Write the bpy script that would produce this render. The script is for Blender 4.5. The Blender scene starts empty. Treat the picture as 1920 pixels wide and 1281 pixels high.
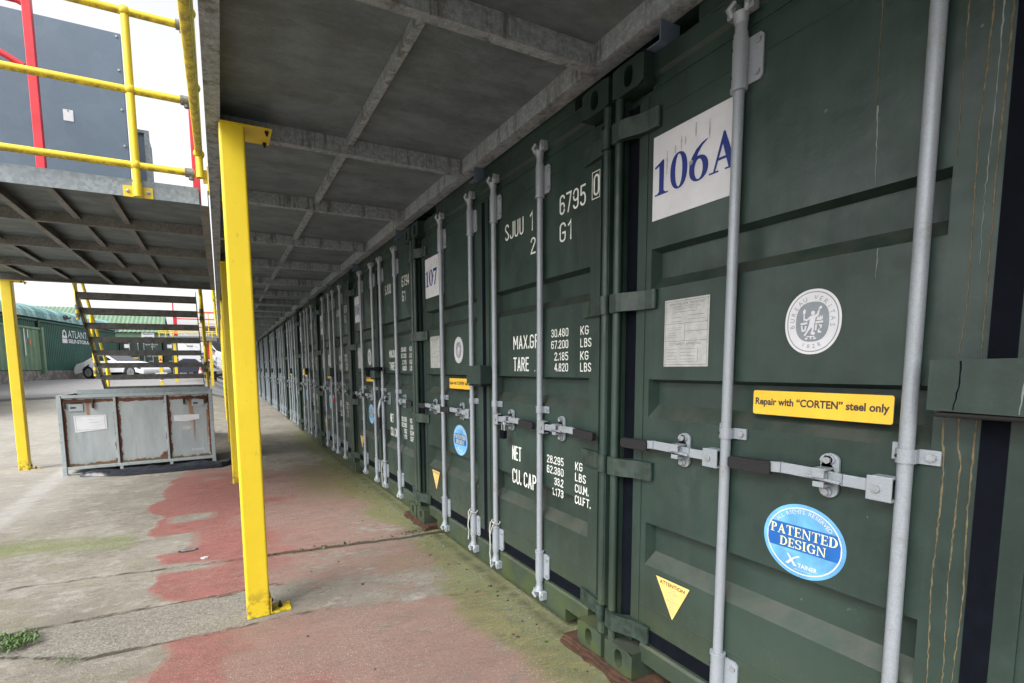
import bpy, math, random
import numpy as np
from mathutils import Vector, Matrix
random.seed(7)
SC = bpy.context.scene
COL = SC.collection
R = math.radians

# ------------------------------------------------------------------ camera, world, sun, exposure
f_px, yaw, pitch, roll = 926.04, 0.4595, -0.0973, -0.0133
fw = Vector((math.sin(yaw)*math.cos(pitch), math.cos(yaw)*math.cos(pitch), math.sin(pitch)))
rt = Vector((math.cos(yaw), -math.sin(yaw), 0))
up = rt.cross(fw)
r2 = rt*math.cos(roll) + up*math.sin(roll)
u2 = -rt*math.sin(roll) + up*math.cos(roll)
cam = bpy.data.cameras.new('camera')
cam_o = bpy.data.objects.new('camera', cam); COL.objects.link(cam_o)
cam_o.matrix_world = Matrix(((r2.x, u2.x, -fw.x, -1.5328), (r2.y, u2.y, -fw.y, 0.0), (r2.z, u2.z, -fw.z, 1.3807), (0, 0, 0, 1)))
cam.sensor_width = 36; cam.sensor_fit = 'HORIZONTAL'; cam.lens = f_px/1920*36
cam.shift_x = (960-875.5)/1920; cam.shift_y = (776.5-640.5)/1920
cam.clip_start = 0.02; cam.clip_end = 3000
SC.camera = cam_o
SC.render.resolution_x, SC.render.resolution_y = 1024, 683

SUN_EL, SUN_AZ = R(46), R(246)      # azimuth of the sun, clockwise from +y
w = bpy.data.worlds.new("World"); SC.world = w; w.use_nodes = True
nt = w.node_tree; nt.nodes.clear()
sky = nt.nodes.new('ShaderNodeTexSky'); sky.sky_type = 'NISHITA'; sky.sun_disc = False
sky.sun_elevation = SUN_EL; sky.sun_rotation = SUN_AZ; sky.air_density = 1.0; sky.dust_density = 4.0; sky.ozone_density = 1.0
hs = nt.nodes.new('ShaderNodeHueSaturation'); hs.inputs['Saturation'].default_value = 0.08
bg = nt.nodes.new('ShaderNodeBackground'); bg.inputs['Strength'].default_value = 0.15
wo = nt.nodes.new('ShaderNodeOutputWorld')
nt.links.new(sky.outputs[0], hs.inputs['Color']); nt.links.new(hs.outputs[0], bg.inputs[0]); nt.links.new(bg.outputs[0], wo.inputs[0])
sun = bpy.data.lights.new('sun', 'SUN'); sun.energy = 1.0; sun.angle = R(32); sun.color = (1.0, 0.97, 0.92)
sun_o = bpy.data.objects.new('sun', sun); COL.objects.link(sun_o)
sd = Vector((math.sin(SUN_AZ)*math.cos(SUN_EL), math.cos(SUN_AZ)*math.cos(SUN_EL), math.sin(SUN_EL)))
sun_o.rotation_euler = sd.to_track_quat('Z', 'Y').to_euler(); sun_o.location = (-20, -20, 30)
SC.view_settings.view_transform = 'Standard'; SC.view_settings.look = 'None'
SC.view_settings.exposure = 1.28; SC.view_settings.gamma = 1
SC.cycles.max_bounces = 10; SC.cycles.diffuse_bounces = 6

# ------------------------------------------------------------------ materials
class NM:
    def __init__(s, name):
        s.m = bpy.data.materials.new(name); s.m.use_nodes = True; s.t = s.m.node_tree
        s.b = s.t.nodes['Principled BSDF']; s.pos = s.t.nodes.new('ShaderNodeNewGeometry')
    def n(s, ty, **k):
        x = s.t.nodes.new(ty)
        for a, v in k.items(): setattr(x, a, v)
        return x
    def put(s, v, sock):
        if hasattr(v, 'is_output'): s.t.links.new(v, sock)
        elif isinstance(v, (tuple, list)): sock.default_value = (*v, 1) if len(v) == 3 and sock.type == 'RGBA' else v
        else: sock.default_value = v
    def noise(s, scale, detail=4, rough=.6, stretch=(1, 1, 1), vec=None, off=0):
        mp = s.n('ShaderNodeMapping'); s.put(vec or s.pos.outputs['Position'], mp.inputs[0])
        mp.inputs['Scale'].default_value = stretch; mp.inputs['Location'].default_value = (off, off*1.7, off*.6)
        x = s.n('ShaderNodeTexNoise'); s.t.links.new(mp.outputs[0], x.inputs['Vector'])
        x.inputs['Scale'].default_value = scale; x.inputs['Detail'].default_value = detail; x.inputs['Roughness'].default_value = rough
        return x.outputs['Fac']
    def voro(s, scale, stretch=(1, 1, 1)):
        mp = s.n('ShaderNodeMapping'); s.put(s.pos.outputs['Position'], mp.inputs[0]); mp.inputs['Scale'].default_value = stretch
        x = s.n('ShaderNodeTexVoronoi'); s.t.links.new(mp.outputs[0], x.inputs['Vector']); x.inputs['Scale'].default_value = scale
        return x
    def ramp(s, v, a, b, lo=0., hi=1.):
        x = s.n('ShaderNodeMapRange'); x.interpolation_type = 'SMOOTHSTEP'
        s.put(v, x.inputs[0]); x.inputs[1].default_value = a; x.inputs[2].default_value = b; x.inputs[3].default_value = lo; x.inputs[4].default_value = hi
        return x.outputs[0]
    def math(s, op, a, b=0., c=0.):
        x = s.n('ShaderNodeMath', operation=op); s.put(a, x.inputs[0]); s.put(b, x.inputs[1]); s.put(c, x.inputs[2]); return x.outputs[0]
    def mix(s, f, a, b, mode='MIX'):
        x = s.n('ShaderNodeMix', data_type='RGBA', blend_type=mode); s.put(f, x.inputs[0]); s.put(a, x.inputs[6]); s.put(b, x.inputs[7]); return x.outputs[2]
    def attr(s, name):
        x = s.n('ShaderNodeAttribute', attribute_name=name); return x.outputs['Fac']
    def sep(s, v=None):
        x = s.n('ShaderNodeSeparateXYZ'); s.put(v or s.pos.outputs['Position'], x.inputs[0]); return x.outputs
    def bump(s, h, strength=.3, dist=.01):
        x = s.n('ShaderNodeBump'); x.inputs['Strength'].default_value = strength; x.inputs['Distance'].default_value = dist
        s.put(h, x.inputs['Height']); s.t.links.new(x.outputs[0], s.b.inputs['Normal'])
    def fin(s, col, rough=.5, metal=0., spec=.5):
        s.put(col, s.b.inputs['Base Color']); s.put(rough, s.b.inputs['Roughness']); s.put(metal, s.b.inputs['Metallic'])
        s.b.inputs['Specular IOR Level'].default_value = spec
        return s.m

def simple(name, col, rough=.5, var=.15, scale=12, metal=0., bump=0., spec=.5):
    k = NM(name); n = k.noise(scale, 5, .65)
    c = k.mix(k.ramp(n, .3, .7), tuple(v*(1-var) for v in col), tuple(min(1, v*(1+var)) for v in col))
    if bump: k.bump(k.noise(scale*6, 4), bump, .004)
    return k.fin(c, k.ramp(n, .2, .8, rough*.85, min(1, rough*1.15)), metal, spec)

def green_paint():
    k = NM('green_paint'); P = k.sep(); N = k.sep(k.pos.outputs['Normal'])
    c = k.mix(k.ramp(k.noise(1.4, 7, .68), .33, .66), (.0115, .0255, .0205), (.026, .050, .041))
    st = k.ramp(k.noise(1, 6, .7, (14, 14, .7)), .42, .72)
    c = k.mix(k.math('MULTIPLY', st, .4), c, (.034, .060, .052)); c = k.mix(k.ramp(k.noise(2.6, 9, .8, (1, 1, .8), off=15), .56, .72, 0, .4), c, (.055, .072, .062))
    st2 = k.ramp(k.noise(1, 6, .75, (30, 30, .5), off=3), .62, .74)
    c = k.mix(k.math('MULTIPLY', st2, .35), c, (.008, .014, .011))
    # chalky fading low down, brown dust lying on ledges
    c = k.mix(k.ramp(P[2], .8, .1, 0, .22), c, (.085, .092, .055)); rs_ = k.math('MULTIPLY', k.ramp(k.noise(14, 8, .8, off=31), .665, .70), k.ramp(k.noise(1.3, 3, off=6), .5, .62)); c = k.mix(k.math('MULTIPLY', rs_, .8), c, (.085, .035, .016))
    dn = k.ramp(k.noise(9, 6, .75), .3, .62)
    c = k.mix(k.math('MULTIPLY', k.ramp(N[2], .22, .6), k.math('MULTIPLY', dn, .6)), c, (.068, .068, .055))
    # moss on the bottom rail and lower castings
    ms = k.math('MULTIPLY', k.ramp(P[2], .42, .0), k.ramp(k.noise(5, 6, .7, off=5), .40, .66))
    c = k.mix(k.math('MULTIPLY', ms, .5), c, (.075, .095, .02))
    sp = k.ramp(k.noise(75, 3, .6), .735, .79)                      # chips and specks
    sp = k.math('MULTIPLY', sp, k.ramp(k.noise(1.6, 2), .42, .62))
    c = k.mix(k.math('MULTIPLY', sp, .7), c, (.22, .25, .21))
    vo = k.voro(150); ls = k.math('MULTIPLY', k.ramp(vo.outputs['Distance'], .20, .10), k.ramp(k.sep(vo.outputs['Color'])[0], .55, .6)); ls = k.math('MULTIPLY', ls, k.math('MULTIPLY', k.ramp(k.noise(2.2, 5, .7, off=19), .50, .62), k.ramp(P[2], 1.0, .25, .12, .9)))
    c = k.mix(ls, c, (.21, .26, .20))
    sc = k.ramp(k.noise(1, 3, .5, (90, 24, 26), off=9), .77, .80)
    c = k.mix(k.math('MULTIPLY', sc, .5), c, (.16, .2, .18))
    k.bump(k.math('ADD', k.noise(2.2, 3, .5), k.math('MULTIPLY', k.noise(60, 4), .04)), .45, .035)
    return k.fin(c, k.ramp(k.noise(5, 6, .7), .28, .72, .30, .55), 0, .5)

def galv(name, a, b, rough=.55, metal=.0, sp=60, grime=None, gs=3, gth=(.5, .7), ga=.7):
    k = NM(name); v = k.voro(sp); n = k.noise(4, 5, .65)
    c = k.mix(k.ramp(v.outputs['Color'], .15, .85), a, b)
    c = k.mix(k.ramp(n, .3, .7, 0, .5), c, tuple((x+y)/2*.8 for x, y in zip(a, b)))
    if grime: c = k.mix(k.math('MULTIPLY', k.ramp(k.noise(gs, 7, .75, off=2), *gth), ga), c, grime)
    k.bump(k.noise(120, 4), .15, .003)
    return k.fin(c, k.ramp(n, .2, .8, rough*.85, rough*1.15), metal)

def deck_under():
    k = NM('deck_steel'); n = k.noise(3.2, 9, .72, (1, 1.7, 1)); n2 = k.noise(24, 6, .75)
    c = k.mix(k.ramp(n, .32, .68), (.098, .128, .142), (.175, .218, .236))
    c = k.mix(k.ramp(k.noise(1.3, 7, .75, off=4), .5, .75, 0, .6), c, (.10, .112, .11))
    c = k.mix(k.ramp(n2, .66, .74, 0, .55), c, (.27, .27, .26))
    c = k.mix(k.ramp(k.noise(3, 10, .8, (1, 2.6, 1), off=8), .5, .52, 0, .22), c, (.07, .07, .06))
    k.bump(k.math('ADD', n, k.math('MULTIPLY', n2, .3)), .5, .012)
    return k.fin(c, .62, 0.0)

def beam_steel():
    k = NM('beam_galvanised'); n = k.noise(38, 6, .8); P = k.sep()
    c = k.mix(k.ramp(n, .35, .68), (.19, .225, .245), (.36, .405, .43))
    drip = k.ramp(k.noise(1, 5, .75, (16, 16, 1.5), off=1), .5, .64)
    c = k.mix(k.math('MULTIPLY', drip, .7), c, (.07, .062, .05))
    c = k.mix(k.ramp(k.noise(2.4, 6, .7, off=6), .5, .8, 0, .5), c, (.22, .2, .16))
    k.bump(n, .35, .004)
    return k.fin(c, .6, .0)

def yellow(name, dirty):
    k = NM(name); n = k.noise(3, 6, .65)
    c = k.mix(k.ramp(n, .3, .75), (.69, .515, .022), (.75, .57, .03))
    g = k.ramp(k.noise(26, 7, .8, (1, 1, .45)), .60, .66)
    N = k.sep(k.pos.outputs['Normal'])
    if dirty: g = k.math('MAXIMUM', k.math('MULTIPLY', g, .35), k.math('MULTIPLY', k.math('MULTIPLY', k.ramp(k.noise(22, 8, .8, off=3), .40, .60), .72), k.ramp(N[2], -.1, -.7)))
    else: g = k.math('MULTIPLY', g, .22)
    c = k.mix(g, c, (.13, .095, .035))
    P = k.sep(); low = k.math('MULTIPLY', k.ramp(P[2], .16, .0), k.ramp(k.noise(18, 6, .75, off=7), .45, .6))
    c = k.mix(k.math('MULTIPLY', low, .8), c, (.16, .09, .03)); c = k.mix(k.ramp(k.noise(8, 8, .8, (3, 3, .5), off=14), .56, .70, 0, .35), c, (.50, .34, .03))
    k.bump(k.noise(30, 4), .08, .003)
    return k.fin(c, .36 if not dirty else .5, 0, .5)

def bin_paint():
    # rust gathers along the frame lines of the bin: masks from object coordinates
    k = NM('bin_grey_rust'); tc = k.n('ShaderNodeTexCoord'); P = k.sep(tc.outputs['Object']); x, z = P[0], P[2]
    base = k.mix(k.ramp(k.noise(2.5, 6, .65, (3, 3, .8)), .3, .7), (.29, .325, .335), (.37, .405, .415))
    base = k.mix(k.math('MULTIPLY', k.ramp(k.noise(1, 5, .7, (22, 22, 1.1)), .55, .7), .3), base, (.16, .18, .16))
    n = k.noise(7.5, 7, .75); n2 = k.noise(2.2, 3, .6, off=4)
    def near(v, c0, w0): return k.ramp(k.math('ABSOLUTE', k.math('SUBTRACT', v, c0)), w0, 0.)
    e = None
    for v, c0, w0 in ((x, -1.78, .075), (x, -1.175, .085), (x, -.565, .085), (x, -.02, .07), (z, 1.0, .06), (z, .10, .10)):
        q = near(v, c0, w0); e = q if e is None else k.math('MAXIMUM', e, q)
    for cx, cz, rr in ((-.62, .13, .17), (-1.19, .14, .14), (-1.62, .97, .17), (-.08, .97, .18), (-.26, .95, .13)):
        dx = k.math('SUBTRACT', x, cx); dz = k.math('SUBTRACT', z, cz)
        d = k.math('SQRT', k.math('ADD', k.math('MULTIPLY', dx, dx), k.math('MULTIPLY', dz, dz)))
        e = k.math('MAXIMUM', e, k.ramp(d, rr, 0.))
    m = k.ramp(k.math('ADD', e, k.math('MULTIPLY', k.math('SUBTRACT', n, .5), 2.2)), .62, .70)
    m = k.math('MULTIPLY', m, k.ramp(e, .05, .2))
    rust = k.mix(k.ramp(k.noise(30, 5, .7), .3, .7), (.075, .026, .016), (.17, .06, .03))
    c = k.mix(m, base, rust)
    for cx, zt, L, wd in ((-1.50, .98, .42, .035), (-.26, .98, .50, .045), (-.23, .75, .5, .02), (-.06, .8, .6, .02)):
        a = k.ramp(k.math('ABSOLUTE', k.math('SUBTRACT', k.math('ADD', x, k.math('MULTIPLY', n2, .05)), cx+.025)), wd, wd*.25)
        bnd = k.math('MULTIPLY', k.ramp(z, zt-L, zt-L*.3), k.ramp(z, zt+.02, zt))
        c = k.mix(k.math('MULTIPLY', k.math('MULTIPLY', a, bnd), .85), c, (.25, .105, .03))
    c = k.mix(k.math('MULTIPLY', k.ramp(z, .2, .08), .45), c, (.14, .15, .07))
    k.bump(k.math('ADD', k.math('MULTIPLY', m, .6), k.noise(40, 4)), .25, .004)
    return k.fin(c, k.math('ADD', k.math('MULTIPLY', m, .3), .5), 0)

def ground_mat():
    k = NM('ground_concrete'); P = k.sep()
    red, moss, band, crack, asph, pale, dark = (k.attr(a) for a in ('red', 'moss', 'band', 'crack', 'asph', 'pale', 'dark'))
    n1 = k.noise(1.6, 9, .75); n2 = k.noise(9, 8, .75, (1, 2.2, 1)); n3 = k.noise(70, 5, .8); n4 = k.noise(3.3, 8, .75, (1, 3, 1), off=3); n5 = k.noise(240, 2, .7)
    c = k.mix(k.ramp(n1, .3, .7), (.165, .148, .122), (.29, .268, .232))
    c = k.mix(k.ramp(n4, .44, .62, 0, .5), c, (.215, .205, .145)); c = k.mix(k.ramp(k.noise(5, 9, .8, (1, 1.6, 1), off=12), .52, .60, 0, .45), c, (.40, .385, .35))
    c = k.mix(k.ramp(n2, .53, .63, 0, .65), c, (.145, .125, .095))
    c = k.mix(k.math('MULTIPLY', pale, k.ramp(n2, .4, .6, .5, 1)), c, (.44, .43, .42))
    bc = k.mix(k.ramp(n3, .4, .62), (.15, .14, .12), (.31, .29, .25))
    c = k.mix(k.ramp(k.math('ADD', band, k.math('MULTIPLY', k.math('SUBTRACT', n2, .5), .25)), .42, .58), c, bc)
    rc = k.mix(k.ramp(n2, .35, .65), (.20, .067, .058), (.30, .105, .092))
    rc = k.mix(k.ramp(n3, .60, .70, 0, .75), rc, (.38, .25, .22)); rc = k.mix(k.ramp(k.noise(6, 9, .8, (1, 2.4, 1), off=21), .54, .60, 0, .55), rc, (.20, .135, .105))
    rc = k.mix(k.ramp(red, .82, .96, .80, 0), rc, k.mix(k.ramp(n4, .35, .65), (.205, .13, .105), (.30, .178, .148)))
    rm = k.ramp(k.math('ADD', k.math('ADD', red, k.math('MULTIPLY', k.math('SUBTRACT', n4, .5), .8)), k.math('MULTIPLY', k.math('SUBTRACT', n2, .5), 1.5)), .40, .58)
    c = k.mix(k.math('MULTIPLY', rm, k.ramp(red, .3, .95, .55, .95)), c, rc)
    mm = k.ramp(k.math('ADD', moss, k.math('MULTIPLY', k.math('SUBTRACT', n4, .5), 1.3)), .22, .85)
    mm = k.math('MULTIPLY', mm, k.ramp(n3, .35, .6, .45, 1.))
    c = k.mix(k.math('MULTIPLY', mm, .85), c, k.mix(k.ramp(n2, .35, .65), (.085, .115, .02), (.17, .205, .045)))
    ac = k.mix(k.ramp(n3, .35, .65), (.185, .183, .188), (.26, .258, .262)); ac = k.mix(k.ramp(n1, .35, .7, 0, .5), ac, (.30, .29, .29))
    c = k.mix(k.math('MULTIPLY', k.ramp(P[1], 4.2, 3.0, 0, .55), k.ramp(n4, .35, .65, .4, 1)), c, k.mix(.5, c, (.10, .085, .065)))
    vs_ = k.voro(95, (1, 1, 1)); wsp = k.math('MULTIPLY', k.ramp(vs_.outputs['Distance'], .36, .16), k.ramp(k.sep(vs_.outputs['Color'])[0], .62, .72))
    c = k.mix(k.math('MULTIPLY', wsp, k.ramp(k.noise(2.4, 4, .6, off=40), .4, .62, .15, .75)), c, (.46, .42, .37))
    c = k.mix(k.ramp(k.noise(17, 7, .8, off=41), .55, .68, 0, .5), c, k.mix(.55, c, (.07, .055, .04)))
    c = k.mix(asph, c, ac)
    c = k.mix(k.ramp(n3, .60, .72, 0, .35), c, (.12, .105, .08)); c = k.mix(k.ramp(n5, .60, .68, 0, .5), c, (.50, .46, .42))
    c = k.mix(k.ramp(n5, .36, .28, 0, .45), c, (.08, .07, .055))
    ck = k.ramp(k.math('ADD', crack, k.math('MULTIPLY', k.math('SUBTRACT', n2, .5), 1.3)), .50, .80)
    c = k.mix(k.math('MULTIPLY', ck, .9), c, (.045, .04, .02))
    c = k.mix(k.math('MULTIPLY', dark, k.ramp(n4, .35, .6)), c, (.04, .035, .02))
    h = k.math('ADD', k.math('MULTIPLY', n2, .8), k.math('MULTIPLY', n3, .5)); h = k.math('SUBTRACT', h, k.math('MULTIPLY', ck, 1.6))
    h = k.math('ADD', h, k.math('MULTIPLY', rm, .12))
    k.bump(h, .8, .016)
    return k.fin(c, k.ramp(n2, .3, .7, .62, .85), 0, .4)

M = {}
M['green'] = green_paint()
M['green2'] = simple('green_hinge', (.023, .040, .032), .45, .45, 18, bump=.3)
M['navy'] = simple('gasket_rubber', (.004, .0055, .009), .9, .25, 20, spec=.08)
M['black'] = simple('black_rubber', (.010, .010, .012), .7, .3, 60, bump=.6)
M['barp'] = galv('locking_bar_zinc', (.28, .315, .35), (.33, .365, .40), .38, .15, 330, (.20, .19, .15), 9, (.56, .70), .6)
M['bolt'] = simple('bolt_zinc', (.36, .38, .40), .35, .2, 60, metal=.5)
M['dark'] = simple('dark_hole', (.008, .008, .008), .8, .1)
M['deck'] = deck_under(); M['beam'] = beam_steel()
M['galv'] = galv('galvanised_fascia', (.19, .225, .25), (.29, .325, .35), .45, .2, 45, (.14, .15, .15), 5)
M['galvd'] = galv('galvanised_dull', (.15, .15, .145), (.23, .23, .22), .6, 0, 60, (.08, .075, .06), 5)
M['tread'] = simple('tread_steel', (.14, .138, .132), .5, .35, 14, bump=.3)
M['yel'] = yellow('yellow_paint', False); M['yeld'] = yellow('yellow_paint_dirty', True)
M['red'] = simple('red_paint', (.62, .03, .045), .4, .12, 8)
M['slate'] = galv('slate_panel', (.105, .150, .205), (.120, .166, .222), .45, 0, 8)
M['white'] = simple('white_label', (.64, .65, .68), .45, .06, 9)
M['offw'] = simple('aged_label', (.42, .43, .42), .55, .14, 30)
M['ink'] = simple('blue_ink', (.006, .022, .19), .4, .1)
M['grey'] = simple('grey_ink', (.22, .25, .28), .5, .1)
M['dgrey'] = simple('dark_ink', (.03, .03, .03), .5, .1)
M['lgrey'] = simple('faint_ink', (.13, .125, .12), .5, .2)
M['smudge'] = simple('sign_smudge', (.40, .40, .42), .6, .25, 60)
M['stencil'] = simple('stencil_white', (.74, .77, .73), .5, .10, 40)
M['sign_y'] = simple('sticker_yellow', (.84, .50, .035), .42, .07, 9)
M['sign_p'] = simple('sticker_pale_yellow', (.80, .55, .17), .45, .07, 12)
M['cyan'] = simple('sticker_light_blue', (.13, .39, .68), .35, .3, 7)
M['blue2'] = simple('sticker_blue', (.012, .115, .40), .35, .1)
M['cream'] = simple('sticker_cream', (.80, .78, .42), .4, .05)
M['drip'] = simple('dried_drip', (.13, .105, .055), .6, .4, 60, bump=.4)
M['dripw'] = simple('pale_drip', (.17, .21, .19), .6, .25, 60)
M['rust'] = simple('rust', (.055, .026, .014), .85, .5, 18, bump=.7)
M['bin'] = bin_paint()
M['plastic'] = simple('black_plastic', (.012, .014, .022), .34, .3, 4, bump=.9)
M['rope'] = simple('rope', (.42, .42, .40), .8, .3, 120, bump=.5)
M['teal'] = NM('teal_roof')
_k = M['teal']; M['teal'] = _k.fin(_k.mix(_k.ramp(_k.noise(.5, 5, .6, (1, 5, 1)), .4, .65), (.085, .225, .225), (.34, .50, .49)), .5)
M['clad'] = simple('green_cladding', (.016, .085, .062), .5, .18, 1.2)
M['clad2'] = simple('pale_green_container', (.13, .22, .14), .6, .18, 1.5)
M['groof'] = simple('light_green_roof', (.13, .215, .135), .6, .1, 1.5)
M['stone'] = simple('rubble_stone', (.20, .19, .18), .9, .5, 5, bump=.8)
M['glass'] = simple('dark_glass', (.03, .035, .045), .1, .1)
M['carw'] = simple('car_white', (.72, .73, .76), .22, .03, 3)
M['skin'] = simple('skin', (.48, .29, .21), .6, .1)
M['hair'] = simple('hair', (.05, .035, .025), .7, .2)
M['cloth_b'] = simple('blue_cloth', (.04, .12, .42), .8, .2); M['cloth_w'] = simple('white_cloth', (.6, .62, .66), .8, .1)
M['cloth_n'] = simple('navy_cloth', (.03, .035, .06), .8, .2)
M['leaf'] = simple('weed_leaf', (.055, .11, .022), .55, .5, 60)
M['leaf2'] = simple('tree_leaf', (.05, .09, .03), .6, .4, 6)
M['bark'] = simple('bark', (.10, .07, .05), .9, .3, 20)
M['cone'] = simple('cone_orange', (.80, .13, .03), .5, .1)
M['ground'] = ground_mat()
M['conc'] = simple('grey_render', (.22, .22, .23), .8, .15, 2)

# ------------------------------------------------------------------ mesh builder
class MB:
    def __init__(s): s.v = []; s.f = []; s.mi = []; s.sm = []; s.ms = []
    def slot(s, m):
        if m not in s.ms: s.ms.append(m)
        return s.ms.index(m)
    def add(s, vs, fs, m, smooth=False):
        o = len(s.v); s.v += [tuple(v) for v in vs]; i = s.slot(m)
        for f in fs: s.f.append([o+a for a in f]); s.mi.append(i); s.sm.append(smooth)
        return s
    def box(s, x0, x1, y0, y1, z0, z1, m):
        x0, x1 = min(x0, x1), max(x0, x1); y0, y1 = min(y0, y1), max(y0, y1)
        vs = [(x, y, z) for x in (x0, x1) for y in (y0, y1) for z in (z0, z1)]
        return s.add(vs, [(0, 1, 3, 2), (4, 6, 7, 5), (0, 4, 5, 1), (2, 3, 7, 6), (0, 2, 6, 4), (1, 5, 7, 3)], m)
    def obox(s, c, ax, m):      # centre, three half-axis vectors
        c = Vector(c); a, b, d = (Vector(q) for q in ax)
        vs = [c+i*a+j*b+l*d for i in (-1, 1) for j in (-1, 1) for l in (-1, 1)]
        return s.add(vs, [(0, 1, 3, 2), (4, 6, 7, 5), (0, 4, 5, 1), (2, 3, 7, 6), (0, 2, 6, 4), (1, 5, 7, 3)], m)
    def tube(s, pts, r, m, n=12, caps=True):
        pts = [Vector(p) for p in pts]; rs = r if isinstance(r, (list, tuple)) else [r]*len(pts)
        vs = []; fs = []
        prev = None
        for i, p in enumerate(pts):
            d = (pts[min(i+1, len(pts)-1)]-pts[max(i-1, 0)]).normalized()
            a = (Vector((0, 0, 1)) if abs(d.z) < .9 else Vector((0, 1, 0))) if prev is None else prev
            u = (a - d*a.dot(d)).normalized(); prev = u; w_ = d.cross(u)
            for k in range(n):
                t = 2*math.pi*k/n; vs.append(p+(u*math.cos(t)+w_*math.sin(t))*rs[i])
        for i in range(len(pts)-1):
            for k in range(n): fs.append((i*n+k, i*n+(k+1) % n, (i+1)*n+(k+1) % n, (i+1)*n+k))
        s.add(vs, fs, m, True)
        if caps:
            s.add(vs[:n], [tuple(range(n))], m); s.add(vs[-n:], [tuple(range(n))], m)
        return s
    def prism(s, poly, fn, m, t0=0., t1=1., smooth=False):   # poly 2d, fn(a,b,t)->xyz
        n = len(poly); vs = [fn(a, b, t0) for a, b in poly]+[fn(a, b, t1) for a, b in poly]
        s.add(vs, [(k, (k+1) % n, n+(k+1) % n, n+k) for k in range(n)], m, smooth)
        return s.add(vs[:n], [tuple(range(n))], m).add(vs[n:], [tuple(range(n))], m)
    def ball(s, c, r, m, n=12, h=8, sc=(1, 1, 1)):
        vs = []; fs = []
        for i in range(h+1):
            p = math.pi*i/h
            for k in range(n):
                t = 2*math.pi*k/n; vs.append((c[0]+r*sc[0]*math.sin(p)*math.cos(t), c[1]+r*sc[1]*math.sin(p)*math.sin(t), c[2]+r*sc[2]*math.cos(p)))
        for i in range(h):
            for k in range(n): fs.append((i*n+k, i*n+(k+1) % n, (i+1)*n+(k+1) % n, (i+1)*n+k))
        return s.add(vs, fs, m, True)
    def mesh(s, name):
        me = bpy.data.meshes.new(name); me.from_pydata(s.v, [], s.f)
        for m in s.ms: me.materials.append(M[m])
        me.polygons.foreach_set('material_index', s.mi); me.polygons.foreach_set('use_smooth', s.sm); me.update()
        return me
    def build(s, name, parent=None, bevel=0, loc=None):
        o = bpy.data.objects.new(name, s.mesh(name)); COL.objects.link(o)
        if parent: o.parent = parent
        if loc: o.location = loc
        if bevel: bev(o, bevel)
        return o
def bev(o, b):
    md = o.modifiers.new('bevel', 'BEVEL'); md.width = b; md.segments = 2; md.limit_method = 'ANGLE'; md.angle_limit = R(40)
def tag(o, label, cat=None, group=None, kind=None):
    if label: o['label'] = label
    if cat: o['category'] = cat
    if group: o['group'] = group
    if kind: o['kind'] = kind
    return o
def thing(name, label, cat, loc=(0, 0, 0), rz=0, group=None):
    o = bpy.data.objects.new(name, None); COL.objects.link(o); o.location = loc; o.rotation_euler = (0, 0, rz); o.empty_display_size = .1
    return tag(o, label, cat, group)
def copy_tree(o, parent=None):
    c = o.copy(); COL.objects.link(c)
    if parent: c.parent = parent
    for ch in list(o.children): copy_tree(ch, c)
    return c

# ------------------------------------------------------------------ lettering
_tc = {}
def glyphs(t, off=0., sx=1., track=1.):
    key = (t, off, track)
    if key not in _tc:
        cu = bpy.data.curves.new('t', 'FONT'); cu.body = t; cu.offset = off; cu.resolution_u = 4; cu.space_character = track
        ob = bpy.data.objects.new('t', cu); me = bpy.data.meshes.new_from_object(ob)
        vs = [(v.co.x, v.co.y) for v in me.vertices]; fs = [tuple(p.vertices) for p in me.polygons]
        bpy.data.objects.remove(ob); bpy.data.meshes.remove(me); bpy.data.curves.remove(cu)
        _tc[key] = (vs, fs)
    return _tc[key]
def text(mb, t, a0, a1, b0, b1, fn, m, off=0., track=1.):
    """fit the written string into the rectangle a0..a1, b0..b1 of the surface fn(a, b)"""
    vs, fs = glyphs(t, off, 1, track)
    if not vs: return
    xs = [v[0] for v in vs]; ys = [v[1] for v in vs]; x0, x1, y0, y1 = min(xs), max(xs), min(ys), max(ys)
    mb.add([fn(a0+(x-x0)/(x1-x0)*(a1-a0), b0+(y-y0)/(y1-y0)*(b1-b0)) for x, y in vs], fs, m)
def text_h(mb, t, a0, b0, h, fn, m, condense=1., off=0., track=1., centre=False):
    vs, fs = glyphs(t, off, 1, track)
    if not vs: return
    k = h/.73; x0 = min(v[0] for v in vs); x1 = max(v[0] for v in vs)
    if centre: a0 -= (x1-x0)*k*condense/2
    mb.add([fn(a0+(x-x0)*k*condense, b0+y*k) for x, y in vs], fs, m)
def ell(cx, cy, rx, ry, n=48, p=2.0, a0=0, a1=360):
    o = []
    for i in range(n):
        t = R(a0+(a1-a0)*i/n); c, s_ = math.cos(t), math.sin(t)
        o.append((cx+rx*math.copysign(abs(c)**(2/p), c), cy+ry*math.copysign(abs(s_)**(2/p), s_)))
    return o
def flat(mb, poly, fn, m): mb.add([fn(a, b) for a, b in poly], [tuple(range(len(poly)))], m)
def ring(mb, P0, P1, fn, m):
    n = len(P0); mb.add([fn(*p) for p in P0]+[fn(*p) for p in P1], [(k, (k+1) % n, n+(k+1) % n, n+k) for k in range(n)], m)
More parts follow.
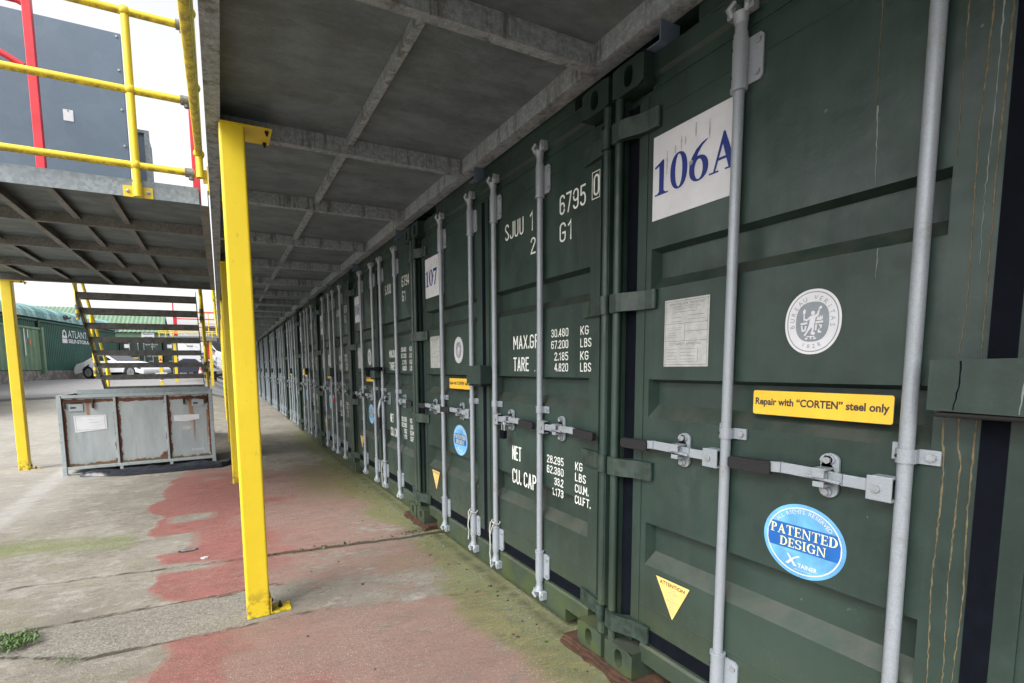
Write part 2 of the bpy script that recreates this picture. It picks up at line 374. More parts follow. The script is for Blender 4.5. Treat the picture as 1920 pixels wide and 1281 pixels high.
def serif(ch):
    """heavy serif characters in a unit-high box: list of polygons or (outer, inner) rings, and the advance"""
    rc = lambda x0, y0, x1, y1: [(x0, y0), (x1, y0), (x1, y1), (x0, y1)]
    if ch == '1': return [[(.17, .06), (.34, .06), (.34, 1), (.29, 1), (.0, .85), (.03, .80), (.17, .85)], rc(.02, 0, .50, .045), [(.10, .045), (.41, .045), (.34, .11), (.17, .11)]], .56
    if ch == '0': return [(ell(.30, .5, .29, .51, 40, 2.2), ell(.30, .5, .12, .455, 40, 2.0))], .64
    if ch == '6': return [(ell(.31, .32, .30, .34, 40, 2.1), ell(.31, .30, .13, .27, 40, 2)), [(.01, .34), (.02, .5), (.09, .68), (.22, .85), (.40, .97), (.56, 1.02), (.57, .99), (.42, .90), (.29, .74), (.21, .55), (.18, .40)]], .66
    if ch == '9': return [(ell(.30, .68, .30, .34, 40, 2.1), ell(.30, .70, .13, .27, 40, 2)), [(.60, .66), (.59, .5), (.52, .32), (.39, .15), (.21, .03), (.05, -.02), (.04, .01), (.19, .10), (.32, .26), (.40, .45), (.43, .6)]], .66
    if ch == '8': return [(ell(.30, .74, .25, .27, 32), ell(.30, .76, .11, .20, 32)), (ell(.30, .26, .29, .28, 32), ell(.30, .25, .13, .21, 32))], .64
    if ch == '7': return [[(.03, 1), (.58, 1), (.58, .93), (.30, 0), (.15, 0), (.44, .83), (.16, .83), (.08, .78), (.05, .68), (.01, .68)]], .62
    if ch == 'A': return [[(.37, 1), (.10, .04), (.16, .04), (.40, .80)], [(.37, 1), (.42, 1), (.74, .04), (.54, .04), (.33, .80)], rc(.19, .29, .58, .36), rc(-.02, 0, .26, .045), rc(.44, 0, .82, .045)], .86
    if ch == 'P': return [rc(.10, .05, .26, .95), rc(0, 0, .38, .06), rc(0, .94, .30, 1), (ell(.30, .73, .32, .27, 24, 2, -90, 90)+ell(.30, .73, .001, .27, 24, 2, 90, 270), ell(.30, .73, .15, .20, 24, 2, -90, 90)+ell(.30, .73, .001, .20, 24, 2, 90, 270))], .70
    if ch == 'T': return [rc(.27, .05, .43, .95), rc(.17, 0, .53, .06), rc(0, .93, .70, 1), rc(0, .74, .05, .93), rc(.65, .74, .70, .93)], .78
    if ch == 'E': return [rc(.08, .05, .24, .95), rc(0, 0, .62, .07), rc(0, .93, .60, 1), rc(.24, .47, .44, .54), rc(.43, .38, .48, .62), rc(.57, 0, .62, .25), rc(.55, .76, .60, 1)], .70
    if ch == 'N': return [rc(.10, .05, .16, .95), rc(0, 0, .28, .06), [(.02, 1), (.22, 1), (.76, .0), (.66, .0)], rc(.68, 0, .75, .95), rc(.56, .94, .84, 1)], .92
    if ch == 'D': return [rc(.08, .05, .24, .95), rc(0, 0, .30, .06), rc(0, .94, .30, 1), (ell(.28, .5, .46, .5, 28, 2, -90, 90)+ell(.28, .5, .001, .5, 28, 2, 90, 270), ell(.28, .5, .28, .43, 28, 2, -90, 90)+ell(.28, .5, .001, .43, 28, 2, 90, 270))], .82
    if ch == 'I': return [rc(.10, .05, .26, .95), rc(0, 0, .36, .06), rc(0, .94, .36, 1)], .44
    if ch == 'G':
        o = ell(.40, .5, .40, .52, 30, 2, 40, 330); i = ell(.40, .5, .22, .45, 30, 2, 40, 330)
        return [('open', o, i), rc(.56, .05, .72, .45), rc(.46, .42, .80, .48), rc(.64, .70, .69, .98)], .86
    if ch == 'S':
        def arc(cx, cy, r0, r1, a, b, n=16): return [(cx+r0*math.cos(R(a+(b-a)*i/n)), cy+r1*math.sin(R(a+(b-a)*i/n))) for i in range(n+1)]
        o = arc(.30, .74, .30, .27, 20, 270)+arc(.30, .27, .14, .20, 90, -150); i = arc(.30, .74, .16, .20, 20, 270)+arc(.30, .27, .30, .27, 90, -150)
        return [('open', o, i), rc(.50, .72, .55, 1), rc(.03, 0, .08, .28)], .68
    return [], .3
def serif_text(mb, t, a0, a1, b0, b1, fn, m):
    tot = sum(serif(c)[1] for c in t); x = 0; k = (a1-a0)/tot; h = b1-b0; lay = 0
    for c in t:
        sh, adv = serif(c)
        for q in sh:
            lay += 1; e = -.00002*lay
            g = lambda a, b: tuple(np.add(fn(a0+(x+a)*k, b0+b*h), (e, 0, 0)))
            if isinstance(q, tuple) and q[0] == 'open':
                n = len(q[1]); mb.add([g(*p) for p in q[1]]+[g(*p) for p in q[2]], [(j, j+1, n+j+1, n+j) for j in range(n-1)], m)
            elif isinstance(q, tuple): ring(mb, q[0], q[1], g, m)
            else: flat(mb, q, g, m)
        x += adv

# condensed stencil lettering: polylines swept to a constant stroke
def _arc(cx, cy, rx, ry, a0, a1, n=9): return [(cx+rx*math.cos(R(a0+(a1-a0)*i/n)), cy+ry*math.sin(R(a0+(a1-a0)*i/n))) for i in range(n+1)]
_w = .36; _h = _w/2
STR = {
 '0': [_arc(_h, .8, _h, .2, 180, 0)+_arc(_h, .2, _h, .2, 0, -180)+[(0, .8)]], '1': [[(.02, .80), (.16, .93), (.18, 1), (.18, 0)]],
 '2': [_arc(_h, .78, _h, .22, 175, -20)+[(.02, .10), (0, 0), (_w, 0)]], '3': [_arc(_h, .77, _h, .23, 165, -80)+[(.12, .54)], _arc(_h, .26, _h, .26, 85, -170)],
 '4': [[(.27, 0), (.27, 1)], [(.24, .98), (.0, .27), (_w+.02, .27)]], '5': [[(_w-.03, 1), (.03, 1), (.02, .56)]+_arc(_h, .32, _h, .30, 130, -30)+_arc(_h, .2, _h, .2, -10, -165)],
 '6': [_arc(_h, .8, _h, .2, 15, 180)+[(0, .4)]+_arc(_h, .2, _h, .2, 180, 355), _arc(_h, .38, _h, .20, -5, 150)], '7': [[(0, 1), (_w, 1), (.28, .6), (.12, 0)]],
 '8': [_arc(_h, .77, .16, .23, -90, 262, 16), _arc(_h, .27, _h, .27, 90, -262, 16)], '9': [_arc(_h, .2, _h, .2, 195, 360)+[(_w, .6)]+_arc(_h, .8, _h, .2, 0, 175), _arc(_h, .62, _h, .20, 175, 330)],
 'S': [_arc(_h, .79, _h, .21, 20, 180)+[(.02, .66), (_w-.03, .36)]+_arc(_h, .21, _h, .21, 15, -165)], 'J': [[(_w, 1), (_w, .25)]+_arc(_h, .22, _h, .22, 0, -175)], 'U': [[(0, 1)]+_arc(_h, .2, _h, .2, 180, 360)+[(_w, 1)]],
 'G': [_arc(_h, .8, _h, .2, 10, 180)+_arc(_h, .2, _h, .2, 180, 360)+[(_w, .47), (_h, .47)]], 'C': [_arc(_h, .8, _h, .2, 5, 180)+_arc(_h, .2, _h, .2, 180, 355)], 'O': [],
 'M': [[(0, 0), (0, 1)], [(.03, .96), (.24, .36)], [(.24, .36), (.45, .96)], [(.48, 1), (.48, 0)]], 'N': [[(0, 0), (0, 1)], [(.03, .97), (_w-.03, .03)], [(_w, 0), (_w, 1)]], 'A': [[(0, 0), (_h-.01, 1)], [(_h+.01, 1), (_w, 0)], [(.07, .28), (.29, .28)]], 'X': [[(0, 0), (_w, 1)], [(0, 1), (_w, 0)]],
 'R': [[(0, 0), (0, 1)], [(.06, 1)]+_arc(_h, .76, _h, .24, 80, -90)+[(.06, .52)], [(.16, .50), (_w, 0)]], 'P': [[(0, 0), (0, 1)], [(.06, 1)]+_arc(_h, .75, _h, .25, 80, -90)+[(.06, .50)]], 'B': [[(0, 0), (0, 1)], [(.06, 1)]+_arc(_h, .77, .15, .23, 80, -90)+[(.05, .54)], [(.06, 0)]+_arc(_h, .265, _h, .265, -90, 85)],
 'T': [[(0, 1), (_w, 1)], [(_h, .98), (_h, 0)]], 'E': [[(_w-.04, 1), (0, 1), (0, 0), (_w-.04, 0)], [(.03, .52), (.27, .52)]], 'F': [[(_w-.04, 1), (0, 1), (0, 0)], [(.03, .52), (.27, .52)]], 'L': [[(0, 1), (0, 0), (_w-.06, 0)]],
 'K': [[(0, 0), (0, 1)], [(_w, 1), (.04, .42)], [(.10, .52), (_w, 0)]], '.': [[(.0, .0), (.0, .10)]], ' ': []}
ADV = {'M': .70, '.': .18, ' ': .30, '1': .44}
def stroke_text(b, t, a0, a1, b0, b1, fn, m, th=.0105):
    tot = sum(ADV.get(c, _w+.22) for c in t)-.22; kx = (a1-a0-th)/max(tot, .2) if len(t) > 1 else (a1-a0)/_w*.9; ky = b1-b0-th; x = 0; lay = 0
    for c in t:
        for pl in STR[c]:
            P = [Vector((a0+th/2+(x+p)*kx, b0+th/2+q*ky)) for p, q in pl]; P = [p for i, p in enumerate(P) if i == 0 or (p-P[i-1]).length > 1e-5]; L_ = []; lay += 1
            for i, p in enumerate(P):
                d0 = (p-P[i-1]).normalized() if i else (P[1]-p).normalized(); d1 = (P[i+1]-p).normalized() if i < len(P)-1 else d0
                n_ = Vector((-d0.y-d1.y, d0.x+d1.x)); n_ = n_.normalized() if n_.length > .05 else Vector((-d0.y, d0.x)); k_ = min(1.9, 1/max(.2, n_.dot(Vector((-d0.y, d0.x))))); L_.append(n_*k_*th/2)
            if len(P) > 1: P[0] = P[0]-(P[1]-P[0]).normalized()*th*.5; P[-1] = P[-1]+(P[-1]-P[-2]).normalized()*th*.5
            g = lambda v: tuple(np.add(fn(v.x, v.y), (-.00012*(lay % 4), 0, 0)))
            n = len(P); b.add([g(p+q) for p, q in zip(P, L_)]+[g(p-q) for p, q in zip(P, L_)], [(i, i+1, n+i+1, n+i) for i in range(n-1)], m)
        x += ADV.get(c, _w+.22)

# ------------------------------------------------------------------ ground
def vnoise(x, y, s, seed=0):
    rs = np.random.RandomState(seed); g = rs.rand(256, 256)
    out = np.zeros_like(x); amp = .5; tot = 0
    for o in range(4):
        u, v = x*s, y*s; i, j = np.floor(u).astype(int), np.floor(v).astype(int); a, b = u-i, v-j; a = a*a*(3-2*a); b = b*b*(3-2*b)
        G = lambda p, q: g[p % 256, q % 256]
        out += amp*((G(i, j)*(1-a)+G(i+1, j)*a)*(1-b)+(G(i, j+1)*(1-a)+G(i+1, j+1)*a)*b); tot += amp; amp *= .5; s *= 2.1
    return out/tot
def sst(a, b, x):
    t = np.clip((x-a)/(b-a), 0, 1); return t*t*(3-2*t)
def gz(x, y):
    x = np.asarray(x, float); y = np.asarray(y, float)
    yard = np.clip(y-10, 0, 19)*.053; walk = np.clip(y-8, 0, 40)*.011
    t = 1-sst(-2.7, -.6, x); far = np.clip(y-32, 0, 1e9)
    return -.04 + yard*t + np.minimum(walk, .3)*(1-t) + 0*far
def make_ground():
    xs = np.concatenate([[-900, -400, -150, -70, -40, -25, -16, -12, -9], np.arange(-7, -4, .25), np.arange(-4, .35, .03), [.6, 1.5, 3, 6, 7, 12, 30, 100, 400, 900]])
    ys = np.concatenate([[-300, -60, -20, -8, -3, -1, 0, .6], np.arange(1.0, 9.6, .03), np.arange(9.6, 20, .12), np.arange(20, 45, .5), [50, 60, 80, 120, 200, 400, 900, 1500]])
    X, Y = np.meshgrid(xs, ys, indexing='ij'); Z = gz(X, Y)
    fine = (X > -4.2) & (X < .4) & (Y > .9) & (Y < 10)
    wob = (vnoise(X, Y, 1.3, 5)-.5)*.16
    top = np.where(X > -1.3, 3.38-.2*(X+1.3), 3.40)+wob*.9; bot = np.where(X > -1.3, 2.93-.24*(X+1.3), 2.93)+wob*.5
    bot = np.where(X < -2.2, 2.93+(-2.2-X)*.55, bot)
    band = sst(0, .03, top-Y)*sst(0, .03, Y-bot)*sst(.25, -.1, X)*(.30+.70*sst(-1.15, -1.5, X))
    left = np.interp(Y, [0, 2.6, 2.75, 2.92, 3.4, 3.5, 3.73, 3.98, 4.7, 5.3, 6, 6.8, 8, 12], [-1.95, -1.99, -1.91, -1.92, -1.88, -2.03, -2.1, -2.12, -2.17, -2.21, -2.26, -2.26, -2.1, -1.6])
    l2 = left+(vnoise(X, Y, 4, 9)-.5)*.3
    strong = sst(0, .07, X-l2)
    hole = sst(.05, -.02, np.abs(Y-4.62-(X+2)*.1)-.17-.1*vnoise(X, Y, 3, 2))*sst(-1.72, -1.95, X) + sst(.05, -.03, np.abs(Y-5.35)-.10)*sst(-1.6, -1.8, X)*sst(-2.1, -1.95, X)+sst(.03, -.02, np.abs(Y-4.03-(X+2)*-.17)-.07)*sst(-1.5, -1.9, X)
    exposed = sst(-.95, -1.6, X+(vnoise(X, Y, 1.6, 31)-.5)*1.3+(vnoise(X, Y, 7, 32)-.5)*.4)
    worn = .66+.45*(vnoise(X, Y, .9, 12)-.5)
    worn = worn*sst(12, 7.5, Y)
    red = strong*(exposed*.98+(1-exposed)*worn)*sst(9.5, 7, Y)*(1-.85*np.clip(hole, 0, 1))*sst(.22, -.25, X)
    red = red*(1-.9*band*exposed)*(1-1.2*band*(1-exposed))
    moss = 1.3*sst(-.50, .0, X+(vnoise(X, Y, 2, 3)-.5)*.45)*sst(15, 8, Y)
    moss = np.maximum(moss, .72*sst(.36, .08, np.abs(Y-4.85-(X+2.3)*-.28))*sst(-2.1, -2.35, X))
    moss = np.maximum(moss, .62*sst(2.2, .3, np.abs(Y-6.4))*sst(-1.2, -.5, X)); moss = np.maximum(moss, .45*sst(.45, .1, np.abs(Y-3.3))*sst(-1.0, -.2, X))
    moss = np.maximum(moss, .35*sst(.6, .1, np.abs(Y-3.75))*sst(-2.3, -2.7, X))
    jn = lambda y0, w_: sst(w_, w_*.3, np.abs(Y-y0))
    crack = jn(3.92-.115*(X+.9)+(vnoise(X, Y*0, 3, 4)-.5)*.05, .05)*np.where(X > -1.3, 1, .62)
    crack = np.maximum(crack, jn(bot, .045)*sst(.2, -.1, X)*(.50+.22*sst(-1.5, -1.9, X))); crack = np.maximum(crack, jn(top, .04)*.62*sst(-.9, -1.3, X))
    crack = np.maximum(crack, jn(6.62-.1*(X+1)+(vnoise(X, Y*0, 3, 6)-.5)*.06, .05)*.5)
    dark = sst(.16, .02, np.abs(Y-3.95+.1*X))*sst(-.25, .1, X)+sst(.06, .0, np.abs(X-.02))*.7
    near = 0
    pale = .45*sst(.16, .05, np.abs(X+3.5+.035*(Y-6)))*sst(5, 6, Y)*sst(9.6, 9, Y)+.3*sst(-2.6, -3.6, X)*sst(5.3, 6.5, Y)
    asph = sst(20.3+.0*X, 20.5, Y+(X+6)*-.22)
    Z = Z + np.where(fine, (vnoise(X, Y, 2.5, 1)-.5)*.008-.007*np.clip(crack, 0, 1)-.006*band, 0)
    # raised concrete edge where the asphalt starts
    n, m_ = X.shape; V = np.stack([X, Y, Z], -1).reshape(-1, 3)
    idx = np.arange(n*m_).reshape(n, m_); F = np.stack([idx[:-1, :-1], idx[1:, :-1], idx[1:, 1:], idx[:-1, 1:]], -1).reshape(-1, 4)
    me = bpy.data.meshes.new('ground'); me.vertices.add(len(V)); me.vertices.foreach_set('co', V.ravel())
    me.loops.add(F.size); me.loops.foreach_set('vertex_index', F.ravel()); me.polygons.add(len(F)); me.polygons.foreach_set('loop_start', np.arange(len(F))*4)
    me.update(calc_edges=True); me.validate(); me.polygons.foreach_set('use_smooth', [True]*len(me.polygons))
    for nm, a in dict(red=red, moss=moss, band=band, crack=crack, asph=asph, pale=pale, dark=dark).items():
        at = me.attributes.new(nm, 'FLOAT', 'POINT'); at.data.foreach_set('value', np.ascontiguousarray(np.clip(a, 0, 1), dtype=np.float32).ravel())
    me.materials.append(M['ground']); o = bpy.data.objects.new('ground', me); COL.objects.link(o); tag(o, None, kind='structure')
make_ground()
g_ = lambda x, y: float(gz(x, y))

# ------------------------------------------------------------------ shipping containers
W, H, L, PITCH, YE0 = 2.438, 2.591, 6.06, 2.4615, 1.6836
XS = .06                                   # door skin
def D(s, z, X=XS): return (X, -s, z)
def frame_mesh():
    b = MB()
    for sg in (0, 1):
        S = (lambda s: s) if sg == 0 else (lambda s: W-s)
        b.box(.018, .16, -S(.003), -S(.016), .118, 2.473, 'green')            # outer web of corner post
        b.tube([D(S(.024), .118, .021), D(S(.024), 2.473, .021)], .018, 'green', 14)   # rolled front edge
        b.box(.085, .16, -S(.016), -S(.085), .10, 2.50, 'green')
        b.box(.045, .085, -S(.016), -S(.032), .118, 2.473, 'green')
    # header and sill
    b.prism([(.066, 2.462), (.066, 2.50), (.052, 2.512), (.052, 2.575), (.06, 2.588), (.14, 2.588), (.14, 2.462)], lambda a, c, t: (a, -t, c), 'green', .16, W-.16)
    b.box(.07, .14, -.09, -(W-.09), 2.441, 2.462, 'green')
    b.prism([(.060, .0), (.055, .02), (.055, .148), (.062, .160), (.14, .163), (.14, 0)], lambda a, c, t: (a, -t, c), 'green', .34, W-.34)
    for a0, a1 in ((.16, .34), (W-.34, W-.16)):
        b.prism([(.055, .075), (.055, .148), (.062, .160), (.14, .163), (.14, .075)], lambda a, c, t: (a, -t, c), 'green', a0, a1)
        b.box(.14, .16, -a0, -a1, .0, .163, 'green')
    b.box(.07, .14, -.085, -(W-.085), .163, .172, 'green')
    # body with corrugated side walls and roof
    n = 44
    for y in (-.03, -W+.03):
        vs = []; sgn = 1 if y > -1 else -1
        for i in range(n+1):
            x = .16+(L-.32)*i/n; o = .0 if (i//2) % 2 else -.028*sgn
            vs += [(x, y+o, .16), (x, y+o, 2.5)]
        b.add(vs, [(2*i, 2*i+2, 2*i+3, 2*i+1) for i in range(n)], 'green')
    b.box(.16, L-.16, -.01, -.07, .03, .16, 'green'); b.box(.16, L-.16, -W+.01, -W+.07, .03, .16, 'green')
    b.box(.16, L-.16, -.01, -.07, 2.5, 2.57, 'green'); b.box(.16, L-.16, -W+.01, -W+.07, 2.5, 2.57, 'green')
    vs = []
    for i in range(n+1):
        x = .16+(L-.32)*i/n; o = .0 if (i//2) % 2 else -.02
        vs += [(x, -.07, 2.565+o), (x, -W+.07, 2.565+o)]
    b.add(vs, [(2*i, 2*i+2, 2*i+3, 2*i+1) for i in range(n)], 'green')
    b.box(L-.06, L, -.02, -W+.02, .05, 2.55, 'green'); b.box(.16, L-.1, -.08, -W+.08, .13, .15, 'dark')
    return b
def casting_mesh(mirror, top):
    b = MB(); S = (lambda s: W-s) if mirror else (lambda s: s)
    z0, z1 = (H-.118, H) if top else (0, .118); x0, x1 = 0, .178; w_ = .162
    zc = (z0+z1)/2; hole = ell(.0895, zc, .024, .040, 24, 2.6)
    out = []
    for a, c in hole:   # project each hole vertex to the rectangle border
        dx, dz = a-.0895, c-zc; k = min((.0815 if dx > 0 else .0885)/max(abs(dx), 1e-6)*1.0, .059/max(abs(dz), 1e-6))
        out.append((.0895+dx*k, zc+dz*k))
    n = len(hole)
    b.add([D(S(a), c, x0) for a, c in out]+[D(S(a), c, x0) for a, c in hole]+[D(S(a), c, x0+.07) for a, c in hole],
          [(k, (k+1) % n, n+(k+1) % n, n+k) for k in range(n)]+[(n+k, n+(k+1) % n, 2*n+(k+1) % n, 2*n+k) for k in range(n)], 'green')
    b.add([D(S(a), c, x0+.07) for a, c in hole], [tuple(range(n))], 'dark')
    for poly in ([(.171, z0), (.171, z1), (.178, z1), (.178, z0)],): pass
    a0, a1 = .001, .171
    for (p, q) in (((a0, z0), (a1, z0)), ((a1, z0), (a1, z1)), ((a1, z1), (a0, z1)), ((a0, z1), (a0, z0))):
        b.add([D(S(p[0]), p[1], x0), D(S(q[0]), q[1], x0), D(S(q[0]), q[1], x1), D(S(p[0]), p[1], x1)], [(0, 1, 2, 3)], 'green')
    return b
REC = ((1.84, 1.826, 1.725, 1.68), (1.315, 1.301, 1.21, 1.155), (.705, .691, .575, .52))
def door_mesh(mirror):
    b = MB(); S = (lambda s: W-s) if mirror else (lambda s: s)
    s0, s1, z0, z1 = .10, 1.188, .238, 2.440; q0, q1 = .175, 1.10; DP = .046
    def quad(a, c, d, e): b.add([a, c, d, e], [(0, 1, 2, 3)], 'green')
    P = lambda s, z, X=XS: D(S(s), z, X)
    zs = [z1]
    for (a, i, j, c) in REC: zs += [a, c]
    zs.append(z0)
    for k in range(0, len(zs), 2):     # flat fields between recesses, full width middle
        quad(P(q0, zs[k]), P(q1, zs[k]), P(q1, zs[k+1]), P(q0, zs[k+1]))
    quad(P(s0, z0), P(q0, z0), P(q0, z1), P(s0, z1)); quad(P(q1, z0), P(s1, z0), P(s1, z1), P(q1, z1))
    for (a, i, j, c) in REC:
        e = .016; X1 = XS+DP
        quad(P(q0, a), P(q1, a), P(q1-e, i, X1), P(q0+e, i, X1)); quad(P(q0, c), P(q1, c), P(q1-e, j, X1), P(q0+e, j, X1))
        quad(P(q0, a), P(q0+e, i, X1), P(q0+e, j, X1), P(q0, c)); quad(P(q1, a), P(q1-e, i, X1), P(q1-e, j, X1), P(q1, c))
        quad(P(q0+e, i, X1), P(q1-e, i, X1), P(q1-e, j, X1), P(q0+e, j, X1))
    for p, q in (((s0, z0), (s1, z0)), ((s1, z0), (s1, z1)), ((s1, z1), (s0, z1)), ((s0, z1), (s0, z0))):
        quad(P(*p), P(*q), P(q[0], q[1], .12), P(p[0], p[1], .12))
    # raised stile on the hinge side, welded strip low down and lapped edge near the top
    b.box(XS-.004, XS, -S(.102), -S(.148), z0+.002, z1-.002, 'green')
    b.box(XS-.0025, XS, -S(.15), -S(s1-.004), .335, .341, 'green'); b.box(XS-.003, XS, -S(.15), -S(s1-.004), 2.355, 2.359, 'green')
    if mirror: b.box(XS-.006, XS, -S(s1+.012), -S(s1-.03), z0+.002, z1-.002, 'green')
    return b
def bar_mesh(sc, rope=False):
    """one locking bar with its cams, guides and middle clamp at distance sc from the container's edge"""
    b = MB(); X = .036; r = .0168; m = 'barp'
    b.tube([D(sc, .155, X), D(sc, 2.43, X)], r, m, 16)
    for top in (0, 1):
        Z = (lambda z: z) if top == 0 else (lambda z: 2.591-z)
        b.tube([D(sc, Z(.168), X), D(sc, Z(.318), X)], .0235, m, 16)
        b.tube([D(sc, Z(.318), X), D(sc, Z(.330), X)], .0265, m, 16); b.tube([D(sc, Z(.153), X), D(sc, Z(.168), X)], .0215, m, 16)
        zz = sorted((Z(.172), Z(.314)))
        b.prism([(sc+.012, zz[0]), (sc+.058, zz[0]), (sc+.068, zz[0]+.012), (sc+.068, zz[1]-.012), (sc+.058, zz[1]), (sc+.012, zz[1])], lambda a, c, t: D(a, c, t), m, .050, .0575)
        for zb in (.195, .29): b.tube([D(sc+.052, Z(zb), .052), D(sc+.052, Z(zb), .044)], .0095, 'bolt', 6)
        for zb in (.2, .285): b.tube([D(sc-.0155, Z(zb), X-.0185), D(sc-.0155, Z(zb), X-.0145)], .0045, 'dark', 8)
        b.tube([D(sc, Z(.118), X), D(sc, Z(.160), X)], [.0195, .0175], m, 12)
        b.tube([D(sc, Z(.09), X-.004), D(sc, Z(.122), X)], [.026, .021], m, 9)
        # cam claws and the keeper bolted to the sill or header
        b.tube([D(sc-.022, Z(.094), X-.01), D(sc-.030, Z(.070), X-.022), D(sc-.012, Z(.052), X-.018)], [.011, .012, .008], m, 7)
        b.tube([D(sc+.020, Z(.094), X-.006), D(sc+.030, Z(.074), X-.014), D(sc+.026, Z(.048), X-.008)], [.011, .011, .008], m, 7)
        zc = Z(.075)
        b.box(.026, .054, -(sc+.014), -(sc+.046), zc-.022, zc+.022, m); b.box(.022, .054, -(sc-.014), -(sc-.042), zc-.020, zc+.020, m); b.tube([D(sc+.034, zc, .028), D(sc+.034, zc, .018)], .009, 'bolt', 6)
    z0, z1 = 1.117, 1.154                  # middle clamp
    b.tube([D(sc, z0, X), D(sc, z1, X)], .0215, m, 16)
    b.box(X-.003, XS-.002, -(sc+.012), -(sc+.022), z0, z1, m)
    b.box(.0505, .0575, -(sc+.015), -(sc+.064), z0, z1, m); b.box(.0505, .0575, -(sc-.015), -(sc-.036), z0+.004, z1+.012, m)
    b.tube([D(sc+.047, (z0+z1)/2, .052), D(sc+.047, (z0+z1)/2, .043)], .0105, 'bolt', 6)
    b.tube([D(sc-.013, (z0+z1)/2, X-.0175), D(sc-.013, (z0+z1)/2, X-.0125)], .005, 'dark', 8)
    return b
def handle_mesh(sc, sg, closed=True):
    b = MB(); X = .012; z = 1.045; m = 'barp'; P = lambda d, zz, XX: D(sc+sg*d, zz, XX)
    def bx(d0, d1, z0, z1, X0, X1, mm=m): b.box(X0, X1, -(sc+sg*d0), -(sc+sg*d1), z0, z1, mm)
    bx(.014, .072, z-.036, z+.030, X-.002, X+.004); bx(.014, .062, z+.024, z+.031, X, X+.036); bx(.014, .066, z-.037, z-.030, X, X+.036)
    b.tube([P(.048, z-.004, X-.003), P(.048, z-.004, X-.008)], .010, 'bolt', 12)
    if closed:
        pts = [(.055, 0, X+.012), (.13, .002, X+.006), (.17, .003, X+.012), (.21, .006, X+.008), (.30, .008, X+.004), (.345, .004, X+.002)]
        for p, q in zip(pts, pts[1:]):
            h = .0165
            vs = [P(p[0], z+p[1]-h, p[2]-.005), P(p[0], z+p[1]+h, p[2]-.005), P(p[0], z+p[1]+h, p[2]+.005), P(p[0], z+p[1]-h, p[2]+.005),
                  P(q[0], z+q[1]-h, q[2]-.005), P(q[0], z+q[1]+h, q[2]-.005), P(q[0], z+q[1]+h, q[2]+.005), P(q[0], z+q[1]-h, q[2]+.005)]
            b.add(vs, [(0, 1, 5, 4), (1, 2, 6, 5), (2, 3, 7, 6), (3, 0, 4, 7), (0, 1, 2, 3), (4, 5, 6, 7)], m)
        b.prism([(.33, z-.0175), (.335, z-.02), (.466, z-.022), (.474, z-.012), (.474, z+.012), (.468, z+.018), (.335, z+.022), (.33, z+.018)],
                lambda a, c, t: D(sc+sg*a, c, t), 'black', X-.010, X+.012)
        b.obox(P(.178, z-.004, X-.004), ((0, -.045, -.004), (.004, 0, 0), (0, 0, .004)), m)
    else:                                                                     # swung down, hanging beside the bar
        b.tube([P(.05, z, X), P(.075, z-.02, X-.03), P(.10, z-.12, X-.06), P(.07, z-.20, X-.05)], [.014, .013, .012, .010], m, 8)
        b.tube([P(.07, z-.20, X-.05), P(.068, z-.33, X-.05)], .015, 'black', 8)
    return b
def keeper_mesh(sc, sg):
    b = MB(); c = sc+sg*.182; z = 1.047; m = 'barp'
    o = ell(c, z+.0435, .025, .022, 12, 2, 0, 180)+[(c-.025, z+.0435)]+ell(c, z-.0435, .025, .022, 12, 2, 180, 360)+[(c+.025, z-.0435)]
    b.prism(o, lambda a, q, t: D(a, q, t), m, .048, .0565); o2 = [(c+(a-c)*.78-.004, z+(q-z)*.9+.004) for a, q in o if q > z-.01]
    b.prism(o2+[(c-.0235, z+.01), (c+.0155, z+.01)][::-1], lambda a, q, t: D(a, q, t), m, .040, .048)
    for zz in (.046, -.048): b.tube([D(c-.002, z+zz, .042), D(c-.002, z+zz, .031)], .0105, 'bolt', 6); b.tube([D(c-.002, z+zz, .042), D(c-.002, z+zz, .040)], .0135, m, 12)
    b.box(-.002, .04, -(c-.02), -(c+.014), z+.019, z+.026, m); b.box(-.004, .003, -(c-.02), -(c+.012), z-.002, z+.026, m)
    b.box(.0, .045, -(c-.018), -(c+.012), z-.030, z-.023, m); b.box(-.002, .004, -(c-.018), -(c+.012), z-.030, z-.014, m)
    return b
def hinge_mesh(z, mirror):
    b = MB(); S = (lambda s: W-s) if mirror else (lambda s: s); h = .038
    fn = (lambda a, c, t: (c, -S(a), t)) if not mirror else (lambda a, c, t: (max(c, .026)+(.006 if a > .06 else 0), -S(a), t))
    b.prism([(-.001, .0), (.01, -.008), (.05, -.010), (.075, -.003), (.135, .028), (.165, .036), (.205, .038), (.213, .046), (.213, .058), (.10, .058), (.06, .018), (.0, .018)], fn, 'green2', z-h, z+h)
    b.tube([D(S(.022), z-h-.002, .014), D(S(.022), z+h+.002, .014)], .0225, 'green2', 14)
    return b

X1 = XS-.0022
def sg_num(t):
    b = MB(); b.box(XS-.004, XS-.0006, -.178, -.553, 1.948, 2.268, 'white'); f = lambda a, c: D(a, c, XS-.0052)
    w_ = .366*(sum(serif(c)[1] for c in t)/(serif('1')[1]+serif('0')[1]+serif('6')[1]+serif('A')[1]))
    serif_text(b, t, .187, .187+w_, 2.040, 2.170, f, 'ink')
    b.tube([D(.358, 2.112, XS-.007), D(.358, 2.112, XS-.004)], .009, 'bolt', 8)
    rs = random.Random(3)
    for a, z, l in ((.247, 2.195, .09), (.285, 2.20, .03), (.312, 2.225, .05), (.33, 2.215, .03), (.375, 2.245, .05), (.432, 2.235, .07)):
        f2 = lambda p, q: D(p, q, XS-.0047)
        flat(b, [(a-.002, z), (a+.002, z), (a+.004, z-l*.4), (a+.0015, z-l), (a-.002, z-l*.95), (a-.004, z-l*.4)], f2, 'smudge')
    return b
